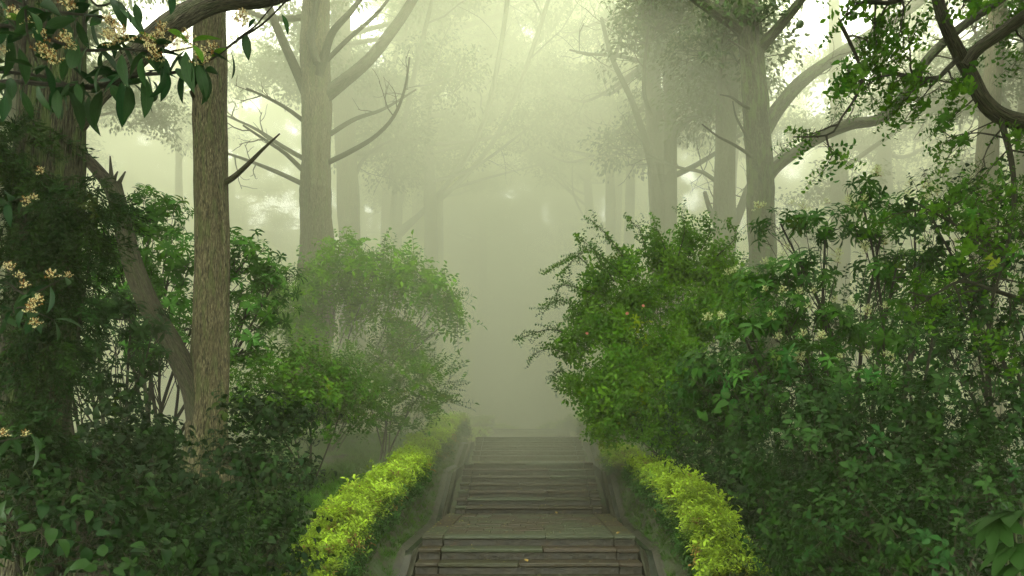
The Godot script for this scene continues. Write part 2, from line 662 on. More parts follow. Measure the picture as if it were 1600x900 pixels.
	spray("clump", [[0.15, 0.07, 0.5, 0.2, 2, 0.45, 0.0], [0.12, 0.06, 0.8, 0.2, 2, 0.45, 0.0]], spots, stems)
	# bough: a whole leafy branch end for crowns; thicket: a mass of small leaves
	for v in 3:
		spots = []
		stems = []
		for b in 15:
			var hub := rvec() * pow(rnd(), 0.4) * 1.15
			hub.y *= 0.42
			stems.append([Vector3(0, -0.35, 0), hub, 0.014])
			for k in 30:
				var p := hub + rvec() * pow(rnd(), 0.5) * 0.40 * Vector3(1, 0.7, 1)
				spots.append([leaf_at(p, Vector3(p.x, rnd(-0.5, 0.2), p.z) * 1.4 + rvec() * 0.8, rnd(-0.8, 0.8)), k % 2, rnd(0.55, 1.0)])
		spray("bough%d" % v, [[0.16, 0.075, 0.5, 0.2, 2, 0.45, 0.0], [0.13, 0.065, 0.8, 0.2, 2, 0.45, 0.0]], spots, stems)
		spots = []
		stems = []
		for b in 8:
			var hub := rvec() * pow(rnd(), 0.5) * 0.34
			stems.append([Vector3(0, -0.15, 0), hub, 0.003])
			for k in 11:
				var off := rvec() * pow(rnd(), 0.5) * 0.17
				spots.append([leaf_at(hub + off, off * 3.0 + rvec() * 0.5 + Vector3(0, -0.1, 0), rnd(-0.8, 0.8)), k % 2, rnd(0.6, 1.0)])
		spray("thicket%d" % v, [[0.085, 0.046, 0.5, 0.25, 3, 0.42, 0.0], [0.110, 0.054, 0.8, 0.25, 3, 0.42, 0.0]], spots, stems)
	# golden hedge: upright little shoots
	spots = []
	stems = []
	for b in 3:
		var bd := Vector3(sin(b * 2.1) * 0.5, 1.0, cos(b * 2.1) * 0.5).normalized()
		stems.append([Vector3(0, -0.06, 0), bd * 0.11, 0.002])
		for k in 7:
			var a := k * 2.4 + b
			var p := bd * 0.11 * (k + 1.0) / 7.0
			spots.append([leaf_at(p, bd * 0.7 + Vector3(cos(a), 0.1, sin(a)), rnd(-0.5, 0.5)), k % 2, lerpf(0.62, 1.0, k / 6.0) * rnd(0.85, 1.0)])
	spray("shoot", [[0.052, 0.023, 0.5, 0.3, 3, 0.5, 0.0], [0.042, 0.019, 0.3, 0.3, 3, 0.5, 0.0]], spots, stems)
	# grass tuft
	spots = []
	for k in 12:
		var a := k * 2.4
		spots.append([leaf_at(Vector3(cos(a), 0, sin(a)) * rnd(0, 0.07), Vector3(cos(a) * rnd(0.1, 0.6), 1, sin(a) * rnd(0.1, 0.6)), rnd(-1, 1)), k % 3, rnd(0.6, 1.0)])
	spray("tuft", [[0.16, 0.009, 0.9, 0.1, 3, 0.3, 0.0], [0.11, 0.008, 0.6, 0.1, 3, 0.3, 0.0], [0.20, 0.010, 1.3, 0.1, 3, 0.3, 0.0]], spots, [])


func in_frame(p: Vector3) -> bool:
	if p.z > -1.0:
		return false
	var x := VX + p.x / -p.z * F
	var y := VY - (p.y - EYE) / -p.z * F
	return x > -20 and x < 1620 and y > -20 and y < 920


var tints := {}
func tinted(m: StandardMaterial3D, c: Color) -> StandardMaterial3D:   # a few shades of a leaf material, for leaves that are parts of their own
	var lum := clampi(int(c.g * 6.0 + 0.5), 2, 9)
	var warm := clampi(int((c.r / maxf(c.g, 0.01)) * 3.0 + 0.5), 1, 5)
	var key := [m, lum, warm]
	if not tints.has(key):
		var t: StandardMaterial3D = m.duplicate()
		var base := m.albedo_color.srgb_to_linear()
		var l := lum / 6.0
		t.albedo_color = Color(base.r * l * warm / 3.0, base.g * l, base.b * l).linear_to_srgb()
		t.vertex_color_use_as_albedo = false
		if m.albedo_texture == null:   # a leaf of one colour lets light of that colour through
			t.backlight = (t.albedo_color.srgb_to_linear() * m.backlight.srgb_to_linear().g).linear_to_srgb()
		tints[key] = t
	return tints[key]


# sprays of one kind on one plant: the nearest `parts` leaves as parts of their own, the rest as one mass
func foliage(parent: Node3D, key: String, mat: StandardMaterial3D, xfs: Array, cols: Array, parts := 0, called := "foliage") -> void:
	var s = SP[key]
	var order := range(xfs.size())
	var single := {}
	if parts > 0:
		var eye := Vector3(0, EYE, 0) - parent.position
		var near := []
		for k in xfs.size():
			if in_frame(xfs[k].origin + parent.position):
				near.append([xfs[k].origin.distance_to(eye), k])
		near.sort_custom(func(a, b): return a[0] < b[0])
		var n := 0
		for e in near:
			if n + s.spots.size() > parts:
				break
			n += s.spots.size()
			single[e[1]] = true
	var rest := []
	var rest_c := []
	var stems := []
	var stems_c := []
	for k in order:
		if single.has(k):
			for q in s.spots:
				put("leaf", s.singles[q[1]], tinted(mat, cols[k] * lerpf(q[2], 1.0, 0.3)), parent, xfs[k] * q[0])
			stems.append(xfs[k])
			stems_c.append(Color(0.4, 0.3, 0.2))
		else:
			rest.append(xfs[k])
			rest_c.append(cols[k])
	many(called, s.mesh, mat, parent, rest, rest_c)
	if s.stem:
		many("twigs", s.stem, B.twig, parent, stems, stems_c)


# ================= ground =================
func along(table: Array, d: float) -> float:
	if d <= table[0][0]:
		return table[0][1]
	for k in range(1, table.size()):
		if d <= table[k][0]:
			return lerpf(table[k - 1][1], table[k][1], (d - table[k - 1][0]) / (table[k][0] - table[k - 1][0]))
	return table[-1][1]


const BANK := [[0.0, 0.0], [8.6, 0.0], [9.6, 0.12], [10.6, 0.40], [12.5, 0.72], [14.5, 1.0], [18.8, 1.62], [21.0, 2.08], [26.0, 2.16], [29.0, 2.55], [44.0, 3.2], [56.0, 6.5], [68.0, 15.0], [82.0, 25.0], [120.0, 33.0], [200.0, 38.0]]
const DRAIN := [[0.0, 0.0], [10.0, 0.0], [10.9, 0.40], [13.9, 0.44], [14.5, 0.52], [16.6, 1.40], [18.7, 1.46], [20.9, 2.05], [26.9, 2.10], [28.2, 2.5], [44.0, 3.4], [56.0, 6.8], [68.0, 15.3], [82.0, 25.3], [120.0, 33.3], [200.0, 38.3]]


func ground(x: float, d: float) -> float:
	var b := along(BANK, d) + 0.16 * soft_noise.get_noise_2d(x * 3.0, d * 3.0) * smoothstep(2.6, 4.5, absf(x))
	b += maxf(0.0, absf(x) - 6.0) * 0.03
	var s := along(DRAIN, d) - (0.34 if absf(x) < 1.96 else 0.11)
	return lerpf(s, b, smoothstep(1.99, 2.36, absf(x))) if d > 3.0 else b


func build_ground() -> void:
	var xs := [-320.0, -160.0, -90.0, -60.0, -42.0, -30.0, -23.0, -18.0, -14.5, -12.0, -10.5, -9.5]
	var x := -8.6
	while x < -2.5:
		xs.append(x)
		x += 0.42
	xs.append_array([-2.42, -2.34, -2.28, -2.22, -2.16, -2.10, -2.04, -1.99, -1.97, -1.95, -1.4, -0.7, 0.0])
	for k in range(xs.size() - 2, -1, -1):
		xs.append(-xs[k])
	var ds := [-320.0, -120.0, -50.0, -22.0, -10.0, -4.0, -1.0, 1.0, 3.0]
	var q := 3.4
	while q < 31.0:
		ds.append(q)
		q += 0.36
	ds.append_array([32.5, 35.0, 38.0, 42.0, 47.0, 53.0, 60.0, 70.0, 85.0, 110.0, 160.0, 400.0])
	var g := Geo.new()
	for d in ds:
		for xx in xs:
			g.v.append(Vector3(xx, ground(xx, d), -d))
	var w := xs.size()
	for r in ds.size() - 1:
		for c in w - 1:
			var p := r * w + c
			g.i.append_array([p, p + w, p + 1, p + 1, p + w, p + w + 1])
	var o := put("ground", g.mesh(), M.soil, self)
	tag(o, "dark leaf-littered forest soil rising on both sides of the stairway", "ground", "", "structure")
	# short grass of the left bank and low ground cover
	var xf := []
	var co := []
	for k in 16000:
		var px := rnd(-7.5, -2.35)
		var d := rnd(9.0, 27.0)
		if rnd() < 0.25:
			px = rnd(2.35, 5.0)
		var n := soft_noise.get_noise_2d(px * 7.0, d * 7.0)
		if n < -0.32:
			continue
		var p := Vector3(px, ground(px, d) - 0.01, -d)
		xf.append(Transform3D(basis_y(Vector3(rnd(-0.2, 0.2), 1, rnd(-0.2, 0.2)), rnd(0, TAU)).scaled(Vector3.ONE * rnd(0.6, 1.35)), p))
		var b := rnd(0.6, 1.2)
		co.append(Color(b * rnd(0.85, 1.2), b, b * 0.9))
	for k in 2600:
		var px := (1.0 if rnd() < 0.5 else -1.0) * rnd(2.0, 2.5)
		var d := rnd(8.5, 24.0)
		var p := Vector3(px, ground(px, d) - 0.01, -d)
		xf.append(Transform3D(basis_y(Vector3(-0.35 * signf(px) + rnd(-0.3, 0.3), 1, rnd(-0.3, 0.3)), rnd(0, TAU)).scaled(Vector3.ONE * rnd(0.4, 0.9)), p))
		var b := rnd(0.4, 0.8)
		co.append(Color(b * rnd(0.85, 1.3), b, b * 0.8))
	var gr := many("grass", SP.tuft.mesh, M.grass, self, xf, co)
	tag(gr, "short green grass and ground cover growing on the banks", "grass")


# ================= the stairway =================
func course(parent: Node3D, called: String, mats: Array, x0: float, x1: float, y0: float, y1: float, d0: float, d1: float, cuts: Array, joint := 0.006, bevel := 0.012, bumpy := 0.004) -> void:
	# a row of stones across the stairway: cuts are the x of its joints; d0 nearer than d1
	var edges := [x0]
	edges.append_array(cuts)
	edges.append(x1)
	for k in edges.size() - 1:
		var w: float = edges[k + 1] - edges[k] - joint
		var m := stone(Vector3(w, y1 - y0, d1 - d0), bevel, bumpy)
		var o := put(called, m, mats[rng.randi() % mats.size()], parent, Transform3D(Basis(), Vector3((edges[k] + edges[k + 1]) * 0.5, y0 + rnd(-0.004, 0.004), -(d0 + d1) * 0.5)))
		o.rotation = Vector3(rnd(-0.004, 0.004), rnd(-0.003, 0.003), rnd(-0.003, 0.003))


func flight(label: String, d0: float, y0: float, n: int, rise: float, tread: float, half: float, strip: float, last_depth: float, group: String) -> void:
	var f := thing("stone_steps", label, "steps", Vector3.ZERO, group, "structure")
	for k in n:
		var y := y0 + rise * (k + 1)
		var d := d0 + tread * k
		var back := tread + 0.05 if k < n - 1 else last_depth
		var cut := rnd(-0.5, 0.5)
		var c1 := [-half + strip, cut, half - strip]
		course(f, "tread_slab", M.stone, -half, half, y - 0.055, y, d, d + back, c1)
		var c2 := [-half + strip, half - strip]
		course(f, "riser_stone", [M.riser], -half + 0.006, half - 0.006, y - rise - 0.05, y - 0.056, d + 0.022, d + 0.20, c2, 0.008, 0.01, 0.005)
	# the mass of masonry below
	var g := Geo.new()
	for k in n:
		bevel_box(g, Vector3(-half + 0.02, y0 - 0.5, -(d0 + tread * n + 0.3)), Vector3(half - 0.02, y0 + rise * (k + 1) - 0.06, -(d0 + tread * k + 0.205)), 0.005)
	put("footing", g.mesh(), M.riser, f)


func build_stairs() -> void:
	flight("lowest flight of dark stone steps below the paved landing", 10.34, 0.0, 3, 0.16, 0.33, 1.66, 0.34, 0.30, "flights of the stone stairway")
	flight("middle flight of seven stone steps rising from the paved landing", 14.5, 0.48, 7, 0.14, 0.35, 1.51, 0.22, 2.16, "flights of the stone stairway")
	flight("upper flight of five worn stone steps fading into the fog", 18.8, 1.46, 5, 0.13, 0.5, 1.51, 0.2, 0.6, "flights of the stone stairway")
	flight("last low flight of faint steps beyond the top terrace", 27.0, 2.11, 3, 0.13, 0.5, 1.6, 0.2, 0.6, "flights of the stone stairway")
	# the paved landing: irregular setts between two edging strips
	var l := thing("landing", "paved stone landing with worn setts between the lower steps and middle flight", "landing", Vector3.ZERO, "", "structure")
	for s in [-1.0, 1.0]:
		var d := 11.31
		while d < 14.48:
			var e := minf(d + rnd(0.75, 1.05), 14.48)
			if 14.48 - e < 0.3:
				e = 14.48
			var o := put("edging_stone", stone(Vector3(0.325, 0.2, e - d - 0.008), 0.012, 0.004), M.stone[rng.randi() % 4], l, Transform3D(Basis(), Vector3(s * 1.495, 0.28 + rnd(-0.003, 0.003), -(d + e) * 0.5)))
			o.rotation.y = rnd(-0.004, 0.004)
			d = e
	var row := 0
	var dd := 11.31
	while dd < 14.45:
		var h := minf(rnd(0.24, 0.33), 14.48 - dd)
		if 14.48 - dd - h < 0.12:
			h = 14.48 - dd
		var xx := -1.32
		while xx < 1.31:
			var w := rnd(0.28, 0.56)
			if xx < -1.31 and row % 2:
				w *= 0.55
			if 1.32 - xx - w < 0.2:
				w = 1.32 - xx
			var o := put("paver", stone(Vector3(w - rnd(0.004, 0.016), 0.12, h - rnd(0.004, 0.018)), 0.012, 0.005), M.stone[rng.randi() % 4], l, Transform3D(Basis(), Vector3(xx + w * 0.5, 0.36 + rnd(-0.006, 0.005), -(dd + h * 0.5))))
			o.rotation = Vector3(rnd(-0.008, 0.008), rnd(-0.006, 0.006), rnd(-0.008, 0.008))
			xx += w
		dd += h
		row += 1
	var g := Geo.new()
	bevel_box(g, Vector3(-1.64, -0.1, -14.7), Vector3(1.64, 0.462, -11.1), 0.01)
	put("mortar_bed", g.mesh(), M.riser, l)
	# terraces higher up
	for t in [["upper_terrace", "narrow terrace of stone slabs between the middle and upper flights", 16.95, 18.8, 1.46, 1.51], ["top_terrace", "wide foggy terrace of stone slabs above the upper flight", 21.4, 27.0, 2.11, 1.6]]:
		var o := thing(t[0], t[1], "terrace", Vector3.ZERO, "", "structure")
		var d: float = t[2]
		while d < t[3] - 0.05:
			var e := minf(d + 0.62, t[3])
			course(o, "paving_slab", M.stone, -t[5], t[5], t[4] - 0.075, t[4] - 0.004, d, e - 0.008, [rnd(-1.1, -0.7), rnd(-0.2, 0.2), rnd(0.7, 1.1)])
			d = e
		var q := Geo.new()
		bevel_box(q, Vector3(-t[5] + 0.01, t[4] - 0.6, -t[3] - 0.2), Vector3(t[5] - 0.01, t[4] - 0.08, -t[2] + 0.1), 0.01)
		put("mortar_bed", q.mesh(), M.riser, o)
	# the path at the foot of the stairs
	var p := thing("path", "stone paved path at the foot of the stairway", "path", Vector3.ZERO, "", "structure")
	for k in 10:
		course(p, "paving_slab", M.stone, -1.66, 1.66, -0.08, 0.0, 10.36 - 0.6 * (k + 1), 10.355 - 0.6 * k, [rnd(-1.2, -0.8), rnd(-0.3, 0.3), rnd(0.8, 1.2)])


# ================= drains beside the steps =================
func build_gutters() -> void:
	for s in [-1.0, 1.0]:
		var o := thing("drain_channel", "pale wet concrete drain channel running down the %s side of the steps" % ("left" if s < 0 else "right"), "drain", Vector3.ZERO, "drains beside the stairway")
		var d := 4.0
		while d < 22.0:
			var e := d + 1.0
			var g := Geo.new()
			var outer := 0.33
			# a U profile: kerb towards the steps, floor, kerb towards the hedge
			var prof := [Vector2(1.675, -0.36), Vector2(1.675, -0.09), Vector2(1.71, -0.10), Vector2(1.75, -0.14), Vector2(1.80, -0.155), Vector2(1.86, -0.155), Vector2(1.92, -0.125), Vector2(1.96, -0.095), Vector2(1.985, -0.09), Vector2(1.985, -0.36)]
			var cuts := 4
			for k in cuts + 1:
				var q := lerpf(d + 0.004, e - 0.004, float(k) / cuts)
				for p in prof:
					g.v.append(Vector3(s * (p.x + 0.006 * soft_noise.get_noise_2d(q * 20.0, p.x * 90.0)), along(DRAIN, q) + p.y, -q))
			var w := prof.size()
			for k in cuts:
				for c in w - 1:
					var a := k * w + c
					if s > 0:
						g.i.append_array([a, a + 1, a + w, a + 1, a + w + 1, a + w])
					else:
						g.i.append_array([a, a + w, a + 1, a + 1, a + w, a + w + 1])
			for end in [0, cuts * w]:
				for c in range(1, w - 1):
					g.i.append_array([end, end + c, end + c + 1])
			var flat := Geo.new()
			for k in range(0, g.i.size()):
				flat.v.append(g.v[g.i[k]])
				flat.i.append(k)
			put("channel_section", flat.mesh(), M.concrete, o)
			d = e
			outer += 0.0
		var wg := Geo.new()
		var n := 90
		for k in n + 1:
			var q := lerpf(4.0, 21.9, float(k) / n)
			var half := 0.062 + 0.014 * sin(q * 5.0 + s)
			for e in [-half, half]:
				wg.v.append(Vector3(s * (1.83 + e + 0.012 * sin(q * 3.1)), along(DRAIN, q) - 0.148 + 0.002 * sin(q * 31.0), -q))
		for k in n:
			wg.i.append_array([k * 2, k * 2 + 2, k * 2 + 1, k * 2 + 1, k * 2 + 2, k * 2 + 3])
		put("water", wg.mesh(), M.water, o)


# ================= hedges =================
func hedge(label: String, line: Array, half: float, height: float, density: float) -> void:
	# line: [x, d, extra height]; the hedge stands on the bank
	var pts := []
	for p in line:
		pts.append(Vector3(p[0], p[2], -p[1]))
	var path := smooth_path(pts, 0.25)
	var o := thing("golden_hedge", label, "hedge", Vector3.ZERO, "clipped golden hedges along the stairway")
	var xf := []
	var co := []
	var leafy := []
	var total := 0.0
	for k in path.size() - 1:
		total += (path[k + 1] - path[k]).length()
	var n := int(total * density)
	var trunks := Geo.new()
	for k in n:
		var t := rnd(0, path.size() - 1.001)
		var a: Vector3 = path[int(t)]
		var b: Vector3 = path[int(t) + 1]
		var p := a.lerp(b, t - int(t))
		var across := (b - a).cross(Vector3.UP).normalized()
		# a rounded box cross-section: angle over the top from one foot to the other
		var u := rnd(-1.0, 1.0)
		var lump := 1.0 + 0.5 * soft_noise.get_noise_3d(p.x * 9.0, u * 4.0, p.z * 9.0) + 0.22 * soft_noise.get_noise_3d(p.x * 30.0, u * 12.0, p.z * 30.0)
		var ang := u * 2.0
		var cx := clampf(sin(ang) * 1.12, -1.0, 1.0)
		var cy := clampf(cos(ang) * 0.9 + 0.40, 0.0, 1.0)
		var deep := pow(rnd(), 2.2) * 0.45
		var end_round := minf(1.0, minf(t, path.size() - 1 - t) * 0.25 + 0.45)
		var q := p + across * cx * half * lump * (1.0 - deep)
		var hh := (height + p.y) * lump * end_round
		q.y = ground(p.x, -p.z) + 0.05 + cy * hh * (1.0 - deep * 0.7)
		var dir := (across * cx * 0.9 + Vector3.UP * (0.35 + cy) + rvec() * 0.5).normalized()
		xf.append(Transform3D(basis_y(dir, rnd(0, TAU)).scaled(Vector3.ONE * (rnd(0.8, 1.4) if rnd() < 0.93 else rnd(1.5, 2.1))), q))
		# new growth on the clipped top is yellow, the old leaves of the sides are green
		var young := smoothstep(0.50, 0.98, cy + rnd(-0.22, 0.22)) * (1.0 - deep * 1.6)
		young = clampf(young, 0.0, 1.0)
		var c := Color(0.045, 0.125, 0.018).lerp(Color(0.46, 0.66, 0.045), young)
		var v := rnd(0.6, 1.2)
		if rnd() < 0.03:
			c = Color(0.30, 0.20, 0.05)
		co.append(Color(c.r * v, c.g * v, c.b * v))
		leafy.append(q)
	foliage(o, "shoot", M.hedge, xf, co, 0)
	# woody stems inside
	for k in range(0, path.size(), 2):
		var p: Vector3 = path[k]
		for s in 3:
			var q := Vector3(p.x + rnd(-0.2, 0.2), 0, p.z + rnd(-0.1, 0.1))
			q.y = ground(q.x, -q.z) - 0.05
			tube(trunks, [q, q + Vector3(rnd(-0.1, 0.1), height * 0.4, rnd(-0.1, 0.1)), q + Vector3(rnd(-0.25, 0.25), height * 0.75, rnd(-0.2, 0.2))], 0.014, 0.006, 5)
	var st := put("stems", trunks.mesh(), B.twig, o)
	st.set_meta("kind", "stuff")


func build_hedges() -> void:
	hedge("long golden-topped hedge climbing the left side of the stairway", [[-2.72, 8.4, -0.05], [-2.64, 10.2, 0.05], [-2.50, 12.5, 0.05], [-2.48, 15.0, 0.03], [-2.5, 18.0, 0.0], [-2.35, 21.2, 0.05], [-2.25, 22.6, 0.05]], 0.31, 0.45, 430.0)
	hedge("golden hedge at the right of the paved landing and lowest steps", [[2.56, 8.9, -0.15], [2.52, 10.2, 0.08], [2.52, 12.0, 0.1], [2.46, 14.0, 0.0], [2.44, 15.4, -0.1]], 0.31, 0.46, 430.0)
	hedge("short block of hedge right of the upper terrace, set apart from the longer one", [[2.25, 15.9, 0.02], [2.2, 17.6, -0.08]], 0.34, 0.40, 470.0)
	hedge("pale hedge at the top right that turns behind the upper flight in fog", [[2.3, 20.2, 0.15], [2.2, 23.0, 0.15], [2.4, 26.5, 0.0], [1.6, 29.5, -0.1], [0.5, 30.2, -0.2]], 0.42, 0.50, 420.0)
	hedge("faint hedge crossing behind the top steps on the left in fog", [[-1.9, 23.6, 0.0], [-1.9, 26.0, 0.0], [-1.9, 29.6, -0.1], [-0.6, 30.3, -0.2]], 0.38, 0.45, 380.0)


# ================= trees =================
var last_limb: MeshInstance3D
func limb(parent: Node3D, called: String, spec: Array, w0: float, w1: float, m: Material, sides := 12, lump := 0.10, flare := 0.0, step := 0.0) -> Array:
	# spec: [px, py, d] ...; w0, w1 are widths in metres
	var pts := []
	for s in spec:
		pts.append(s if s is Vector3 else at(s[0], s[1], s[2]))
	var path := smooth_path(pts, step if step > 0.0 else maxf(0.06, w0 * 0.5))
	var g := Geo.new()
	tube(g, path, w0 * 0.5, w1 * 0.5, sides, lump, flare)
	last_limb = put(called, g.mesh(), m, parent)
	return path


# side twigs along a limb: recursive, all joined into one mesh; returns the ends
func sprout(g: Geo, p: Vector3, dir: Vector3, length: float, r: float, level: int, o: Dictionary, tips: Array) -> void:
	var n := 4
	var pts := [p]
	var d := dir.normalized()
	for k in n:
		d = (d + rvec() * o.get("wig", 0.3) + Vector3.UP * o.get("up", 0.08)).normalized()
		pts.append(pts[-1] + d * length / n)
	tube(g, pts, r, r * 0.45, 6 if level > 0 else 4)
	if level == 0:
		for k in range(1, n + 1):
			tips.append([pts[k], (pts[k] - pts[k - 1]).normalized()])
		return
	var kids: int = o.get("kids", 4)
	for k in kids:
		var t := lerpf(0.3, 1.0, (k + 0.7) / kids) * n
		var i := mini(int(t), n - 1)
		var q: Vector3 = (pts[i] as Vector3).lerp(pts[i + 1], t - i)
		var ax := (d.cross(rvec())).normalized()
		var cd: Vector3 = ((pts[i + 1] - pts[i]) as Vector3).normalized().rotated(ax, rnd(0.4, 1.0) * o.get("spread", 1.0))
		sprout(g, q, cd, length * rnd(0.5, 0.72), r * 0.5, level - 1, o, tips)


func twigs_on(parent: Node3D, path: Array, count: int, from: float, length: float, r: float, level: int, o: Dictionary, m: Material) -> Array:
	var g := Geo.new()
	var tips := []
	for k in count:
		var t := lerpf(from, 0.98, (k + rnd(0.1, 0.9)) / count) * (path.size() - 1)
		var i := mini(int(t), path.size() - 2)
		var d: Vector3 = (path[i + 1] - path[i]).normalized()
		var out := (d * rnd(0.2, 0.8) + rvec() * Vector3(1, 0.7, 1)).normalized()
		sprout(g, path[i], out, length * rnd(0.6, 1.2), r, level, o, tips)
	if g.i.size():
		var t := put("twigs", g.mesh(), m, parent)
		t.set_meta("kind", "stuff")
	return tips


func tint_of(a: Color, b: Color, spread := 0.25) -> Color:
	var c := a.lerp(b, rnd())
	if rnd() < 0.007:   # an ageing yellow leaf here and there
		c = Color(c.g * 1.9, c.g * 1.25, c.b * 0.7)
	var v := 1.0 + rnd(-spread, spread)
	return Color(c.r * v, c.g * v, c.b * v)


const GREEN_A := Color(0.85, 1.0, 0.9)
const GREEN_B := Color(1.3, 1.15, 0.85)


func leaf_tips(parent: Node3D, tips: Array, key: String, mat: StandardMaterial3D, per: int, size: float, ca := GREEN_A, cb := GREEN_B, parts := 0, droop := 0.0, called := "foliage") -> void:
	var xf := []
	var co := []
	for t in tips:
		for k in per:
			var d: Vector3 = (t[1] + rvec() * 0.7 + Vector3.DOWN * droop).normalized()
			var p: Vector3 = t[0] - parent.position
			xf.append(Transform3D(basis_y(d, rnd(-0.7, 0.7)).scaled(Vector3.ONE * size * rnd(0.75, 1.25)), p))
			co.append(tint_of(ca, cb))
	foliage(parent, key, mat, xf, co, parts, called)


# lobes: [centre, radii, sprays]; a crown is several of them, lumpy and with gaps
func lobe_sprays(lobes: Array, size: float, ca: Color, cb: Color, up := 0.5, inner := 0.45, origin := Vector3.ZERO, droop := 0.0) -> Array:
	var xf := []
	var co := []
	for l in lobes:
		var c: Vector3 = l[0]
		var r: Vector3 = l[1]
		var ph := rnd(0, 90)
		for k in int(l[2]):
			var u := rvec()
			var nz := soft_noise.get_noise_3d(u.x * 11.0 + ph, u.y * 11.0, u.z * 11.0)
			if nz < -0.30:
				continue
			var q := lerpf(inner, 1.0, pow(rnd(), 0.6)) * (1.0 + 0.55 * nz)
			var p := c + u * r * q
			var d := (u * 0.8 + Vector3.UP * up + rvec() * 0.6 + Vector3.DOWN * droop).normalized()
			xf.append(Transform3D(basis_y(d, rnd(-0.8, 0.8)).scaled(Vector3.ONE * size * rnd(0.7, 1.3)), p - origin))
			co.append(tint_of(ca, cb))
	return [xf, co]


func crown(parent: Node3D, lobes: Array, size: float, mat: StandardMaterial3D, ca := GREEN_A, cb := GREEN_B, per := 14.0) -> void:
	var sets := [[], [], []]
	var cols := [[], [], []]
	for l in lobes:
		for k in maxi(2, int(l[2] / per + 0.5)):
			var u := rvec()
			var p: Vector3 = l[0] + u * l[1] * pow(rnd(), 0.5) * 0.75
			var v := rng.randi() % 3
			var y := (Vector3.UP * 1.6 + u * 0.6 + rvec() * 0.4).normalized()
			sets[v].append(Transform3D(basis_y(y, rnd(0, TAU)).scaled(Vector3.ONE * size * rnd(0.7, 1.2)), p - parent.position))
			cols[v].append(tint_of(ca, cb))
	for v in 3:
		foliage(parent, "bough%d" % v, mat, sets[v], cols[v], 0, "crown")


# limbs that carry a crown's lobes, from a place on the trunk to each lobe
func carry(parent: Node3D, trunk: Array, lobes: Array, w: float, m: Material, from := 0.5) -> void:
	for l in lobes:
		var c: Vector3 = l[0]
		var best := 0
		for k in range(int(trunk.size() * from), trunk.size()):
			if trunk[k].y < c.y - 0.35 * Vector2(c.x - trunk[k].x, c.z - trunk[k].z).length():
				best = k
		best = maxi(best, int(trunk.size() * from))
		best = mini(best, trunk.size() - 1)
		var a: Vector3 = trunk[best]
		var mid := a.lerp(c, 0.5) + rvec() * (c - a).length() * 0.10 + Vector3.DOWN * (c - a).length() * 0.06
		var path := smooth_path([a, mid, c + (c - a).normalized() * l[1].x * 0.4], 0.35)
		var g := Geo.new()
		tube(g, path, w * 0.5, w * 0.16, 7, 0.08)
		var b := put("branch", g.mesh(), m, parent)
		twigs_on(b, path, 5, 0.45, l[1].x * 0.8, w * 0.12, 1, {"up": 0.05, "kids": 3}, m)


